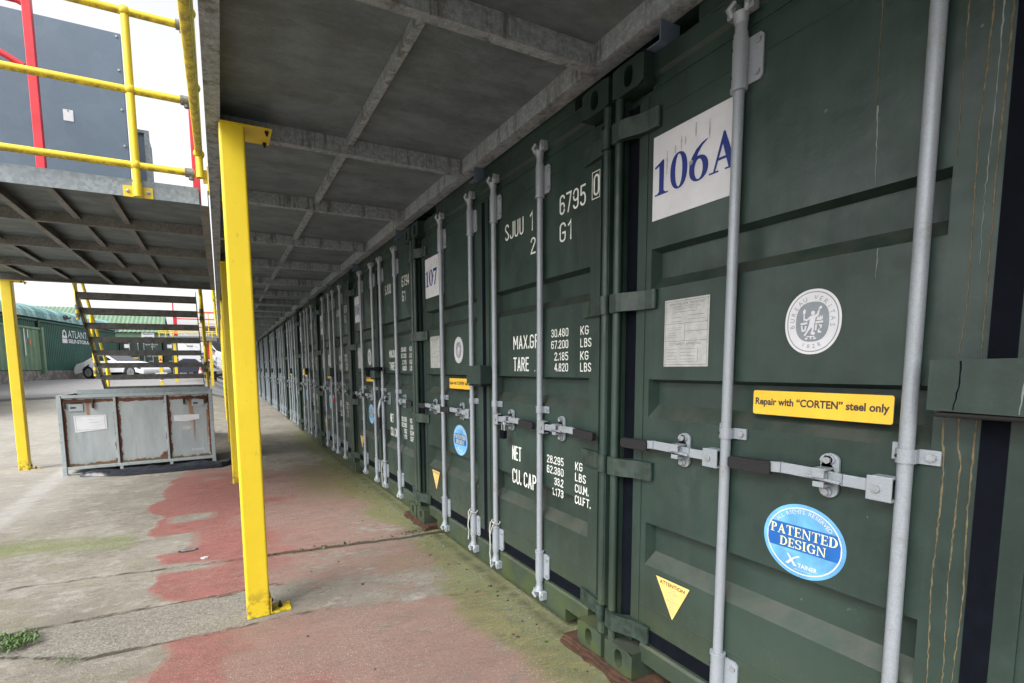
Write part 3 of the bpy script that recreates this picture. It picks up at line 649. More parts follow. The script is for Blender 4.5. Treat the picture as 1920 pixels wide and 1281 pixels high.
def oval_logo():
    b = MB(); cx, cy = .803, 1.498; e = [0]
    def lay(m, poly): e[0] += 1; k = e[0]; flat(b, poly, lambda a, c: D(a, c, XS-.001-.0002*k), m)
    lay('white', ell(cx, cy, .0790, .0965, 60, 2.15)); lay('grey', ell(cx, cy, .0725, .0895, 60, 2.15)); lay('white', ell(cx, cy, .0695, .0865, 60, 2.15)); lay('grey', ell(cx, cy, .0465, .0590, 60, 2.5))
    top = lambda a, c: D(a, c, XS-.0022)
    def arc_text(t, a0, a1, rx, ry, h, flip=False):
        for i, ch in enumerate(t):
            if ch == ' ': continue
            an = R(a0+(a1-a0)*i/(len(t)-1)); px, py = cx+rx*math.cos(an), cy+ry*math.sin(an)
            ro = an-math.pi/2 if not flip else an+math.pi/2
            vs, fs = glyphs(ch); x0 = min(v[0] for v in vs); x1 = max(v[0] for v in vs); k = h/.73; mx = (x0+x1)/2
            b.add([top(px+((x-mx)*k*math.cos(ro)-(y-.36)*k*math.sin(ro)), py+((x-mx)*k*math.sin(ro)+(y-.36)*k*math.cos(ro))) for x, y in vs], fs, 'grey')
    arc_text('BUREAU VERITAS', 190, -10, .0575, .0725, .0135); arc_text('1828', 248, 292, .058, .0722, .0125, True)
    q = .0000
    def w_(poly): e[0] += 1; k = e[0]; flat(b, [(cx+a/1000, cy+c/1000) for a, c in poly], lambda a, c: D(a, c, XS-.0016-.00008*k), 'white')
    w_([(-4, 30), (2, 33), (7, 29), (6, 22), (1, 19), (-4, 23)])                                   # head
    w_([(-6, 18), (6, 19), (9, 8), (7, -6), (0, -12), (-8, -8), (-7, 4)])                          # trunk
    w_([(4, 19), (12, 22), (16, 34), (20, 33), (17, 18), (8, 10)]); w_([(-5, 18), (-16, 8), (-23, 13), (-25, 9), (-16, 2), (-4, 10)])   # arms
    w_([(16, 36), (20, 44), (25, 45), (26, 39), (20, 35)]); w_([(-26, 24), (-21, 24), (-19, 34), (-23, 41), (-27, 33)]); w_([(-25, 22), (-21, 22), (-22, 3), (-24, 3)])
    w_([(-8, -8), (2, -12), (-8, -26), (-18, -42), (-22, -39), (-13, -24)]); w_([(-2, -10), (7, -8), (6, -24), (2, -37), (-3, -36), (1, -22)])   # legs
    w_([(-32, -2), (-13, 0), (-13, -6), (-32, -8)]); w_([(10, 0), (31, 2), (31, -4), (10, -6)]); w_([(12, 4), (16, 16), (20, 10), (21, 20), (25, 12), (29, 19), (30, 6), (22, 3)])
    w_([(-31, -10), (-26, -10), (-25, -22), (-20, -22), (-19, -10), (-14, -12), (-17, -27), (-28, -28)]); w_([(10, -8), (15, -8), (14, -26), (9, -26)]); w_([(18, -9), (29, -10), (28, -18), (20, -24), (27, -30), (28, -34), (17, -33), (18, -24), (25, -17)])
    w_([(2, -30), (9, -30), (11, -36), (6, -40), (0, -37)]); w_([(-13, -42), (10, -42), (10, -45), (1, -45), (1, -52), (-3, -52), (-3, -45), (-13, -45)]); w_([(-18, -47), (-9, -47), (-11, -52), (-16, -52)]); w_([(5, -47), (15, -47), (12, -52), (7, -52)])
    return b
def plate_csc():
    b = MB(); b.box(XS-.0022, XS-.0006, -.2525, -.4530, 1.367, 1.625, 'offw'); f = lambda a, c: D(a, c, XS-.0026)
    x = lambda u: .2525+u*.2005; z = lambda v: 1.625-v*.258
    def ln(u0, v0, u1, v1, t=.0007):
        if abs(v1-v0) < abs(u1-u0): flat(b, [(x(u0), z(v0)-t), (x(u1), z(v1)-t), (x(u1), z(v1)+t), (x(u0), z(v0)+t)], f, 'lgrey')
        else: flat(b, [(x(u0)-t, z(v0)), (x(u0)+t, z(v0)), (x(u1)+t, z(v1)), (x(u1)-t, z(v1))], f, 'lgrey')
    for q in ((.03, .03, .97, .03), (.03, .97, .97, .97), (.03, .03, .03, .97), (.97, .03, .97, .97), (.03, .36, .97, .36), (.03, .62, .97, .62), (.48, .36, .48, .62), (.48, .48, .97, .48), (.24, .15, .74, .15), (.24, .19, .74, .19), (.24, .15, .24, .19), (.74, .15, .74, .19), (.55, .25, .9, .25), (.55, .31, .9, .31), (.15, .27, .4, .27), (.15, .33, .4, .33)): ln(*q)
    text(b, 'APPROVED FOR TRANSPORT', x(.10), x(.92), z(.09), z(.055), f, 'lgrey'); text(b, 'UNDER CUSTOMS SEAL', x(.2), x(.82), z(.135), z(.10), f, 'lgrey'); text(b, 'CSC SAFETY APPROVAL', x(.12), x(.85), z(.68), z(.645), f, 'lgrey')
    for v in (.42, .45, .50, .53, .56): ln(.06, v, .42, v, .0004)
    for v in (.74, .79, .84, .89, .93): ln(.06, v, .30, v, .0006); ln(.38, v, .72, v, .0006)
    ln(.78, .72, .78, .94)
    for u, v in ((.03, .03), (.97, .03), (.5, .02), (.03, .98), (.96, .36)): b.tube([D(x(u), z(v), XS-.0035), D(x(u), z(v), XS-.002)], .003, 'grey', 8)
    return b
def corten():
    b = MB(); o = []
    for cx, cz, a in ((1.014, 1.283, 0), (.637, 1.283, 90), (.637, 1.214, 180), (1.014, 1.214, 270)): o += [(cx+.006*math.cos(R(a+30*i)), cz+.006*math.sin(R(a+30*i))) for i in range(4)]
    flat(b, o, lambda a, c: D(a, c, XS-.0022), 'dgrey'); cx, cz = .8255, 1.2485
    b.prism([(cx+(a-cx)*.992, cz+(c-cz)*.955) for a, c in o], lambda a, c, t: D(a, c, t), 'sign_y', XS-.0006, XS-.0026)
    text(b, 'Repair with \u201cCORTEN\u201d steel only', .640, 1.010, 1.2335, 1.2650, lambda a, c: D(a, c, XS-.0032), 'dgrey', .032)
    return b
def patented():
    b = MB(); cx, cz, r = .809, .822, .1165; e = [0]
    def lay(m, poly): e[0] += 1; k = e[0]; flat(b, poly, lambda a, c: D(a, c, XS-.0009-.0002*k), m)
    lay('cyan', ell(cx, cz, r*1.04, r, 64)); lay('white', ell(cx, cz, r*.945, r*.91, 64)); lay('cyan', ell(cx, cz, r*.915, r*.88, 64))
    bh = .040; rr = r*.915; c0 = cz+.006
    lay('blue2', [(cx-math.sqrt(rr*rr-(c0+bh-cz)**2), c0+bh), (cx-rr*1.0, c0+.01), (cx-rr*1.0, c0-.02), (cx-math.sqrt(rr*rr-(c0-bh-cz)**2), c0-bh), (cx+math.sqrt(rr*rr-(c0-bh-cz)**2), c0-bh), (cx+rr, c0-.02), (cx+rr, c0+.01), (cx+math.sqrt(rr*rr-(c0+bh-cz)**2), c0+bh)])
    f = lambda a, c: D(a, c, XS-.0028)
    serif_text(b, 'PATENTED', cx-.099, cx+.101, c0+.0035, c0+.034, f, 'cream'); serif_text(b, 'DESIGN', cx-.068, cx+.071, c0-.034, c0-.005, f, 'cream')
    t = 'ALL RIGHTS RESERVED'
    for i, ch in enumerate(t):
        if ch == ' ': continue
        an = R(143-106*i/(len(t)-1)); R1 = r*.80; px, py = cx+R1*1.03*math.cos(an), cz+R1*math.sin(an); ro = an-math.pi/2; vs, fs = glyphs(ch); x0 = min(v[0] for v in vs); x1 = max(v[0] for v in vs); k = .0135/.73; mx = (x0+x1)/2
        b.add([f(px+((x-mx)*k*math.cos(ro)-(y-.36)*k*math.sin(ro)), py+((x-mx)*k*math.sin(ro)+(y-.36)*k*math.cos(ro))) for x, y in vs], fs, 'white')
    g = lambda a, c: (cx+a/1000, cz+c/1000)
    flat(b, [g(-44, -50), (cx-.040, cz-.0485), g(-12, -84), g(-22, -84)], f, 'white')
    flat(b, [g(-48, -82), g(-37, -82), g(-22, -62), g(-2, -50), g(8, -50), g(-12, -50), g(-30, -62)], lambda a, c: D(a, c, XS-.0030), 'white')
    text(b, 'TAINER', cx-.010, cx+.047, cz-.086, cz-.072, f, 'white', .02); text(b, 'www.x-tainer.com', cx-.020, cx+.030, cz-.0945, cz-.0905, f, 'white')
    return b
def triangle():
    b = MB(); T = [(.238, .497), (.410, .500), (.328, .333)]; c = (.325, .443)
    flat(b, T, lambda a, q: D(a, q, XS-.0018), 'dgrey'); flat(b, [(c[0]+(a-c[0])*.965, c[1]+(q-c[1])*.965) for a, q in T], lambda a, q: D(a, q, XS-.0024), 'sign_p')
    f = lambda a, q: D(a, q, XS-.0030); text(b, 'ATTENTION', .262, .385, .471, .487, f, 'dgrey', .02)
    for i, (t, w_) in enumerate((('THIS', .03), ('CONTAINER', .062), ('MUST', .032), ('BE', .015), ('REPAIRED', .055), ('ONLY', .03), ('WITH', .026), ('CORTEN', .036), ('STEEL', .028))):
        z = .456-i*.0118; text(b, t, .325-w_/2, .325+w_/2, z, z+.0078, f, 'grey')
    return b
def stencils(last):
    rows = []
    def row(*items):
        def f():
            b = MB(); xo = .0078 if items[0][0] == '0' else .0016; g = lambda a, c: D(a, c, XS-xo)
            for it in items:
                if isinstance(it[0], str): stroke_text(b, it[0], *it[1:5], g, 'stencil', (.0096 if it[4]-it[3] > .06 else .0054))
                else: flat(b, [(it[0], it[2]), (it[1], it[2]), (it[1], it[3]), (it[0], it[3])], g, 'stencil')
            return b
        rows.append(f)
    row(('SJUU', 1.486, 1.689, 2.128, 2.224), ('1', 1.752, 1.800, 2.124, 2.232)); row((last, 2.026, 2.229, 2.135, 2.232))
    row(('0', 2.289, 2.322, 2.150, 2.245), (2.278, 2.282, 2.137, 2.259), (2.329, 2.333, 2.137, 2.259), (2.282, 2.329, 2.137, 2.141), (2.282, 2.329, 2.255, 2.259))
    row(('2', 1.762, 1.805, 1.996, 2.086)); row(('G1', 2.027, 2.127, 2.000, 2.096))
    row(('MAX.GR.', 1.575, 1.86, 1.475, 1.553)); row(('TARE', 1.575, 1.745, 1.345, 1.427), ('.', 1.80, 1.812, 1.345, 1.355))
    for n_, u_, z, a, c in (('30.480', 'KG', 1.524, 1.958, 2.258), ('67.200', 'LBS', 1.464, 1.958, 2.279), ('2.185', 'KG', 1.402, 1.987, 2.258), ('4.820', 'LBS', 1.345, 1.987, 2.279)): row((n_, a, 2.103, z, z+.043)); row((u_, 2.198, c, z, z+.043))
    row(('NET', 1.557, 1.660, .800, .888)); row(('CU. CAP.', 1.557, 1.832, .655, .745))
    for n_, u_, z, a, c in (('28.295', 'KG', .845, 1.922, 2.222), ('62.380', 'LBS', .788, 1.922, 2.249), ('33.2', 'CU.M.', .730, 1.991, 2.268), ('1.173', 'CU.FT.', .672, 1.97, 2.284)): row((n_, a, 2.070, z, z+.043)); row((u_, 2.166, c, z, z+.043))
    return rows
def lock_box():
    b = MB(); b.prism([(1.120, 1.262), (1.322, 1.258), (1.322, 1.382), (1.120, 1.380)], lambda a, c, t: D(a, c, t), 'green', -.035, .045)
    b.box(.045, XS, -1.14, -1.19, 1.27, 1.37, 'green'); b.box(-.03, .04, -1.13, -1.31, 1.246, 1.2585, 'dark')
    return b
def gasket():
    b = MB()
    b.box(.066, .084, -.034, -.0995, .165, 2.435, 'navy'); b.box(.066, .084, -(W-.034), -(W-.0995), .165, 2.435, 'navy')
    b.box(.055, .10, -1.1895, -1.2485, .24, 2.436, 'navy'); b.box(.0625, .10, -.09, -(W-.09), .172, .2365, 'navy'); b.box(.066, .085, -.09, -(W-.09), 2.4395, 2.4349, 'navy')
    return b

CACHE = {}
def part(key, mb_fn, name, parent, bevel=0):
    if key not in CACHE: CACHE[key] = mb_fn().mesh(name)
    o = bpy.data.objects.new(name, CACHE[key]); COL.objects.link(o); o.parent = parent
    if bevel: bev(o, bevel)
    return o
BARS = ((.552, -1), (1.060, -1), (1.384, 1), (1.884, 1))
HZ = (2.338, 1.640, .930, .215)
def container(k, num, last, label, group='green shipping containers in the row', opened=()):
    t = thing('shipping_container', label, 'shipping container', (0, YE0+k*PITCH, .0), 0, group)
    part('frame', frame_mesh, 'frame', t)
    for mi in (False, True):
        for tp in (False, True): part(('cast', mi, tp), lambda: casting_mesh(mi, tp), 'corner_casting', t)
    part('gasket', gasket, 'door_gasket', t)
    for mi in (False, True):
        d = part(('door', mi), lambda: door_mesh(mi), 'door', t, .010 if k < 4 else 0)
        for z in HZ: part(('hinge', mi, z), lambda: hinge_mesh(z, mi), 'hinge', d, .003 if k < 2 else 0)
        for j, (sc, sg) in enumerate(BARS):
            if (j > 1) != mi: continue
            part(('bar', j), lambda: bar_mesh(sc), 'locking_bar', d)
            part(('handle', j, (k, j) in opened), lambda: handle_mesh(sc, sg, (k, j) not in opened), 'handle', d, .002 if k < 2 else 0)
            part(('keep', j), lambda: keeper_mesh(sc, sg), 'handle_keeper', d, .0015 if k < 2 else 0)
        if not mi:
            if num: part(('num', num), lambda: sg_num(num), 'number_sign', d)
            part('logo', oval_logo, 'oval_emblem', d); part('csc', plate_csc, 'data_plate', d); part('corten', corten, 'yellow_sticker', d)
            part('pat', patented, 'round_sticker', d); part('tri', triangle, 'warning_triangle', d)
        else:
            for q, fn_ in enumerate(stencils(last)): part(('st', last if q == 1 else '', q), fn_, 'stencilled_marking', d)
    part('lock', lock_box, 'lock_box', t, .006)
    return t
NUMS = ['106A', '107', '108', '109', '110', '111', '', '', '', '', '']
for k in range(11):
    lab = ['nearest green container in the row, with the number sign 106A on its door',
           'green container marked 107, second in the row, padlocked door handle',
           'green container just behind number 107, one door handle swung down',
           'fourth green container from the camera, three behind 106A in the row',
           'fifth green container from the camera in the row under the walkway',
           'sixth green container from the camera in the row under the walkway',
           'seventh green container from the camera in the row under the walkway',
           'eighth green container from the camera in the row under the walkway',
           'third green container from the far end of the row',
           'second green container from the far end of the row',
           'farthest green container, last of the row beside the lock-up walkway'][k]
    container(k, NUMS[k], {0: '6796', 1: '6795', 2: '6794', 3: '6793'}.get(k, '6792'), lab, opened={(2, 2)})

def upper(k, near):  # inferred upper row, out of view, added to stop light through the deck gap
    t = thing('shipping_container', 'unseen green container of the upper row, added to block light above the doors', 'shipping container', (.04, YE0+k*PITCH, 2.60), 0, 'unseen upper row containers blocking light')
    part('frame', frame_mesh, 'frame', t)
    for mi in (False, True): part(('door', mi), lambda: door_mesh(mi), 'door', t)
    part('gasket', gasket, 'door_gasket', t)
for k in range(-3, 11): upper(k, False)
# dried drips down the nearest container (paint and sealant runs standing proud of the skin)
def run(b, pts, w_, m, X=.0585):
    z0 = None; L_ = []; Rr = []; rs = random.Random(len(pts)*7+int(pts[0][1]*1000))
    P = []
    for (a, z), (c, y) in zip(pts, pts[1:]):
        n = max(2, int(abs(y-z)/.012))
        for i in range(n): P.append((a+(c-a)*i/n+rs.uniform(-1, 1)*.0012, z+(y-z)*i/n))
    P.append(pts[-1]); ws = [w_*rs.uniform(.45, 1.2)*(1.25-.9*i/len(P)) for i in range(len(P))]
    vs = []
    for (a, z), q in zip(P, ws): q *= .72; vs += [D(a-q, z, X+.0012), D(a-q*.4, z, X-.0004), D(a+q*.4, z, X-.0004), D(a+q, z, X+.0012)]
    b.add(vs, [(4*i+j, 4*i+j+1, 4*i+5+j, 4*i+4+j) for i in range(len(P)-1) for j in range(3)], m, True)
b = MB()
run(b, [(.932, 2.38), (.934, 2.05)], .0022, 'drip'); run(b, [(.936, 2.05), (.943, 1.845)], .0022, 'dripw')
run(b, [(.958, 1.68), (.957, 1.60)], .002, 'dripw')
run(b, [(1.148, 2.42), (1.150, 2.2), (1.141, 1.9), (1.146, 1.5), (1.138, 1.385)], .0032, 'drip', .0585)
run(b, [(1.164, 2.30), (1.166, 2.0), (1.160, 1.75), (1.162, 1.6)], .0022, 'dripw')
run(b, [(1.182, 2.43), (1.181, 2.1), (1.176, 1.8), (1.178, 1.384)], .0034, 'drip', .0585)
run(b, [(1.121, 1.25), (1.120, 1.2), (1.128, 1.1), (1.122, .8), (1.130, .5), (1.124, .25)], .003, 'drip')
run(b, [(1.148, 1.25), (1.150, 1.18), (1.158, 1.12), (1.153, .85), (1.158, .6), (1.150, .26)], .0026, 'drip')
run(b, [(1.180, 1.25), (1.177, 1.0), (1.183, .8), (1.172, .5), (1.176, .28)], .0028, 'drip')
run(b, [(1.106, 2.3), (1.106, 1.86)], .0025, 'drip')
for a, z0, z1 in ((1.286, 1.36, 1.27), (1.297, 1.355, 1.285), (1.278, 1.33, 1.262)): run(b, [(a, z0), (a-.004, z1)], .003, 'dripw', -.0365)
run(b, [(1.175, 1.377), (1.176, 1.33), (1.168, 1.265)], .003, 'navy', -.0365)
root0 = [o for o in COL.objects if o.name == 'shipping_container'][0]
b.build('dried_drips', root0)

def padlock(loc, label, m='dgrey'):
    t = thing('padlock', label, 'padlock', loc, 0)
    b = MB(); b.prism([(-.02, -.10), (-.024, -.095), (-.024, -.055), (-.02, -.05), (.02, -.05), (.024, -.055), (.024, -.095), (.02, -.10)], lambda a, c, q: (q, a, c), m, -.012, .012); b.build('body', t, .002)
    b = MB(); b.tube([(0, -.014, -.05), (0, -.014, -.015), (0, -.008, -.003), (0, 0, .0), (0, .008, -.003), (0, .014, -.015), (0, .014, -.05)], .0042, 'bolt', 8); b.build('shackle', t)
    return t
def at(k, s, z, X): return (X, YE0+k*PITCH-s, z)
padlock(at(1, 1.555, 1.035, -.005), 'dark padlock hanging from the door handle of container 107', 'navy')
padlock(at(3, 1.45, .97, -.02), 'red padlock on the fourth container from the camera', 'red')
padlock(at(5, 1.15, .95, -.02), 'dark padlock on the sixth container from the camera')
b = MB(); b.box(-.045, -.02, -.30, .30, -.016, .016, 'navy'); b.box(-.05, .0, .10, .22, -.09, -.016, 'navy'); b.box(-.05, .01, -.24, -.16, -.02, .02, 'navy')
tag(b.build('bar_lock', loc=at(2, 1.235, 1.36, 0)), 'black steel bar lock clamped across the third container\'s doors', 'bar lock')
b = MB(); b.box(-.045, -.02, -.26, .26, -.014, .014, 'navy'); b.box(-.055, .0, -.05, .09, -.10, .02, 'sign_p')
tag(b.build('bar_lock', loc=at(4, 1.235, 1.34, 0)), 'black bar lock with a yellow box on the fifth container', 'bar lock')
def rope(k, sc, z, l, lab):
    b = MB(); X = .036; rs = random.Random(int(sc*100))
    loop = [D(sc+.028*math.cos(t), z+.02*math.sin(t*.5), X+.028*math.sin(t)) for t in np.linspace(0, 2*math.pi, 14)]
    b.tube(loop, .0042, 'rope', 6); b.tube([D(sc-.02, z+.01, X-.03)]+[D(sc-.018+rs.uniform(-1, 1)*.006, z-l*i/6, X-.034+rs.uniform(-1, 1)*.004) for i in range(1, 7)], .0046, 'rope', 6)
    b.tube([D(sc+.02, z+.01, X-.025), D(sc+.0, z-.03, X-.032), D(sc-.016, z-.07, X-.034)], .0042, 'rope', 6)
    tag(b.build('tied_rope', loc=(0, YE0+k*PITCH, 0)), lab, 'rope')
rope(1, 1.060, .335, .20, 'short pale rope tied round the second locking bar of container 107')
rope(1, 1.384, .345, .30, 'longer frayed rope hanging from the third locking bar of container 107')
rope(2, 1.384, .34, .26, 'pale rope tied at the foot of the third container\'s locking bar')
# rusty plates and timber packers under the castings
for k, lab in ((0, 'rusty flat steel packer under the corners of containers 106A and 107'), (1, 'crumbling rusty packer under the corners of container 107 and its neighbour')):
    b = MB(); rs = random.Random(k+4)
    for i in range(3):
        n = 14; e0 = [(-.035+.012*i+rs.uniform(-.016, .012), -.27+.54*q/n) for q in range(n+1)]; P_ = e0+[(.17, .26), (.17, -.26)]
        b.prism(P_, lambda a, c, t: (a, c, t), 'rust', -.040+.0125*i, -.0285+.0125*i+(.001 if i == 2 else 0))
    tag(b.build('rusty_packer', loc=(0, YE0+.012+k*PITCH, 0), bevel=.002), lab, 'packing plate')

# ------------------------------------------------------------------ walkway deck over the doors
DB, DT = 2.67, 2.765
CB = [-8.7, -7.4, -6.1, -4.8, -3.5, -2.2, -.95, .45, 1.80, 3.13, 4.32, 5.60, 6.90, 8.25]+[8.25+1.29*i for i in range(1, 17)]
Y0, Y1_ = -9.2, CB[-1]+.05
t = thing('raised_walkway', 'long grey steel walkway deck running above the container doors', 'walkway')
b = MB(); b.box(-1.525, .092, Y0, Y1_, DT, DT+.03, 'deck'); b.build('deck_plate', t)
def channel(b, x0, x1, y0, y1, m, flange='+x', w_=.06):
    if flange == '+x': b.box(x0, x0+.008, y0, y1, DB, DT, m); b.box(x0+.008, x0+w_, y0, y1, DB, DB+.009, m)
b = MB(); b.box(-1.535, -1.5255, Y0, Y1_, DB, DT+.035, 'beam'); b.box(-1.5255, -1.465, Y0, Y1_, DB, DB+.009, 'beam'); b.build('edge_beam', t, .001)
b = MB(); b.box(.0, .009, Y0, Y1_, DB, DT, 'beam'); b.box(.009, .085, Y0, Y1_, DB, DB+.009, 'beam'); b.build('edge_beam', t, .001)
for y in CB:
    b = MB(); b.box(-1.463, -.002, y, y+.008, DB+.001, DT-.001, 'beam'); b.box(-1.463, -.002, y+.008, y+.05, DB+.001, DB+.010, 'beam'); b.build('cross_beam', t)
for y0, y1 in zip(CB, CB[1:]):
    b = MB(); b.box(-.775, -.768, y0+.051, y1-.002, DT-.045, DT-.001, 'beam'); b.box(-.768, -.738, y0+.051, y1-.002, DT-.045, DT-.038, 'beam'); b.build('stiffener_bar', t)
# brackets between deck edge and container roofs
for y in (1.45, 2.98, 4.6, 6.3, 8.0, 9.8, 11.6, 13.4):
    b = MB(); b.box(.02, .12, y, y+.006, 2.592, DB-.001, 'slate'); b.box(.02, .12, y+.006, y+.075, 2.592, 2.598, 'slate'); b.box(.11, .116, y+.006, y+.06, 2.598, DB-.001, 'galvd'); b.build('bracket', t)

def round_rect(w_, d, r=.012):
    o = []
    for cx, cy, a in ((w_/2-r, d/2-r, 0), (-w_/2+r, d/2-r, 90), (-w_/2+r, -d/2+r, 180), (w_/2-r, -d/2+r, 270)): o += [(cx+r*math.cos(R(a+30*i)), cy+r*math.sin(R(a+30*i))) for i in range(4)]
    return o
def support_post():
    t = thing('support_post', '', 'post', group='yellow posts under the walkway edge')
    b = MB(); b.prism(round_rect(.124, .124), lambda a, c, q: (a, c, q), 'yel', 0, 2.70); o = b.build('post', t)
    md = o.modifiers.new('n', 'BEVEL'); md.width = .001; md.segments = 1
    b = MB(); b.box(-.055, .198, -.072, .13, 2.7005, 2.7085, 'yel')
    for x, y in ((-.035, -.05), (.172, -.05), (.172, .105)): b.tube([(x, y, 2.700), (x, y, 2.688)], .011, 'dark', 6); b.tube([(x, y, 2.688), (x, y, 2.676)], .006, 'dark', 6)
    b.build('top_plate', t)
    b = MB(); b.box(.0625, .0705, -.055, .055, .0, .095, 'yel'); b.box(.0705, .178, -.055, .055, .0, .009, 'yel'); b.tube([(.12, 0, .009), (.12, 0, .024)], .013, 'dark', 6); b.tube([(.12, 0, .024), (.12, 0, .045)], .007, 'dark', 6); b.tube([(.07, 0, .06), (.083, 0, .06)], .011, 'dark', 6)
    b.build('foot_bracket', t, .001)
    return t
SP = support_post(); labs = ['nearest yellow post, tall in the foreground, bolted to the walkway edge', 'second yellow post, half hidden behind the nearest one', 'third yellow post in the line, mostly hidden', 'fourth yellow post in the line, deep behind', 'fifth yellow post in the line, deep behind', 'sixth yellow post, last along the walkway edge']
for i, lab in enumerate(labs):
    o = SP if i == 0 else copy_tree(SP); y = 3.03+3.73*i; gzv = g_(-1.41, y)
    o.location = (-1.413, y, gzv if i else -.042); o['label'] = lab
    if i: o.scale = (1, 1, (2.661-gzv)/2.7085)
    else: o.scale = (1, 1, (2.661+.042)/2.7085)

# ------------------------------------------------------------------ side platform on the left
t = thing('side_platform', 'grey steel platform on the left joining the walkway, yellow railing on top', 'platform')
PX0, PX1, PY0, PY1 = -4.32, -1.612, 4.53, 9.24
b = MB(); b.box(PX0, PX1, PY0+.009, PY1-.009, DT, DT+.026, 'deck'); b.build('deck_plate', t)
b = MB(); b.box(PX0, PX1, PY0, PY0+.008, DB, DT+.03, 'galv'); b.build('fascia', t)
b = MB(); b.box(PX0, PX1+.06, PY1-.008, PY1, DB, DT+.03, 'galvd'); b.box(PX0, PX1+.06, PY1-.06, PY1-.009, DB+.001, DB+.01, 'galvd'); b.build('rear_beam', t)
b = MB(); b.box(PX1+.001, PX1+.008, PY0+.04, PY1, DB, DT+.03, 'galvd'); b.box(PX1+.008, PX1+.06, PY0+.04, PY1, DB, DB+.007, 'galvd'); b.box(PX1+.06, PX1+.067, PY0+.04, PY1, DB, DT+.03, 'galvd'); b.build('side_beam', t)
JY = [5.56, 6.68, 7.92]
for y in JY:
    b = MB(); b.box(PX0, PX1, y, y+.008, DB+.002, DT-.001, 'galvd'); b.box(PX0, PX1, y+.008, y+.045, DB+.002, DB+.01, 'galvd'); b.build('joist', t)
ys = [PY0]+JY+[PY1-.01]
for x, full in ((-2.22, 0), (-2.585, 0), (-2.915, 1), (-3.45, 0), (-3.9, 0)):
    for y0, y1 in zip(ys, ys[1:]):
        zb = DB+.003 if full else DT-.05
        b = MB(); b.box(x-.03, x-.023, y0+.047, y1-.002, zb, DT-.001, 'galvd'); b.box(x-.023, x+.02, y0+.047, y1-.002, zb, zb+.008, 'galvd'); b.build('stiffener_bar', t)
o = copy_tree(SP); o.location = (-4.16, 9.21, -.042); o.scale = (1, 1, 2.703/2.7085); o['label'] = 'yellow post standing alone at the left edge under the side platform'; del o['group']

# railings
RT = .0265
def railing(t, axis, c, a0, a1, posts, zs, z0, ztop, m='yeld', sleeves=()):
    P = (lambda a, z, d=0: (a, c+d, z)) if axis == 'x' else (lambda a, z, d=0: (c+d, a, z))
    for a in posts:
        b = MB(); b.tube([P(a, z0), P(a, ztop)], RT, m, 14)
        for z in zs: b.ball(P(a, z), .039, m, 14, 8)
        b.build('post', t)
    for z in zs:
        b = MB(); b.tube([P(a0, z), P(a1, z)], RT*.95, m, 12)
        for a in sleeves: b.tube([P(a-.03, z), P(a+.03, z)], .034, 'galvd', 12); b.tube([P(a+.012, z-.05), P(a+.012, z-.03)], .02, 'galvd', 8)
        b.build('rail', t)
t = thing('guard_rail', 'yellow tube railing along the front edge of the side platform', 'railing', group=None)
ZR = (2.885, 3.41, 3.945)
railing(t, 'x', 4.487, -4.32, -1.63, (-2.012, -4.2), ZR, 2.69, 3.955, 'yeld', (-1.665,))
for a in (-2.012, -4.2):
    b = MB(); b.box(a-.095, a+.095, 4.519, 4.529, 2.665, 2.745, 'yel'); b.tube([(a, 4.487, 2.66), (a, 4.487, 2.76)], .031, 'yel', 14)
    for s in (-.065, .065): b.tube([(a+s, 4.519, 2.706), (a+s, 4.511, 2.706)], .014, 'bolt', 12); b.ball((a+s, 4.511, 2.706), .012, 'bolt', 10, 6, (1, .6, 1))
    b.build('foot_plate', t, .002)
t = thing('guard_rail', 'dirty yellow tube railing along the outer edge of the raised walkway', 'railing')
railing(t, 'y', -1.592, -9.0, 4.47, (-6.8, -4.0, -1.2, 1.6, 4.40), (3.005, 3.48, 4.0), 2.83, 4.02, 'yeld')
for a in (-6.8, -4.0, -1.2, 1.6, 4.40):
    b = MB(); b.box(-1.5455, -1.5365, a-.01, a+.10, 2.74, 2.92, 'yel'); b.box(-1.575, -1.5455, a+.02, a+.03, 2.80, 2.90, 'yel'); b.build('clamp_plate', t)
t = thing('guard_rail', 'yellow tube railing continuing beyond the staircase on the walkway edge', 'railing')
railing(t, 'y', -1.592, 10.9, Y1_, (11.0, 13.4, 15.8, 18.2, 20.6, 23.0), (3.005, 3.48, 4.0), 2.75, 4.02, 'yel')
for a in (11.0, 13.4, 15.8, 18.2, 20.6, 23.0):
    b = MB(); b.box(-1.5455, -1.5365, a-.06, a+.06, 2.68, 2.80, 'yel'); b.build('clamp_plate', t)

# red frame and slate hoarding beyond the platform railing
t = thing('red_frame', 'red painted steel frame standing on the side platform before the slate panel', 'steel frame')
for x in (-2.845, -1.645, -4.2):
    b = MB(); b.box(x-.032, x+.032, 5.68, 5.744, DT+.027, 4.9 if x < -2 else 3.94, 'red'); b.build('upright', t, .004)
b = MB(); b.box(-4.168, -2.878, 5.69, 5.73, 3.950, 3.968, 'red'); b.box(-2.812, -1.678, 5.69, 5.73, 3.950, 3.968, 'red'); b.box(-4.168, -2.878, 5.69, 5.73, 4.50, 4.55, 'red'); b.build('cross_rail', t)
for x0, z0, x1, z1 in ((-2.90, 3.99, -3.9, 4.50), (-2.87, 4.50, -4.1, 4.95)):
    b = MB(); b.tube([(x0, 5.71, z0), (x1, 5.71, z1)], .026, 'red', 6); b.build('brace', t)
t = thing('slate_hoarding', 'flat slate blue metal panel screwed along its edge, small paper notice on it', 'panel')
b = MB(); b.box(-4.3, -2.255, 6.30, 6.34, DT+.027, 4.755, 'slate'); b.build('panel', t, .004)
for z in (4.72, 4.40, 4.02, 3.67, 3.3): b = MB(); b.tube([(-2.29, 6.30, z), (-2.29, 6.291, z)], .011, 'bolt', 8); b.build('screw', t)
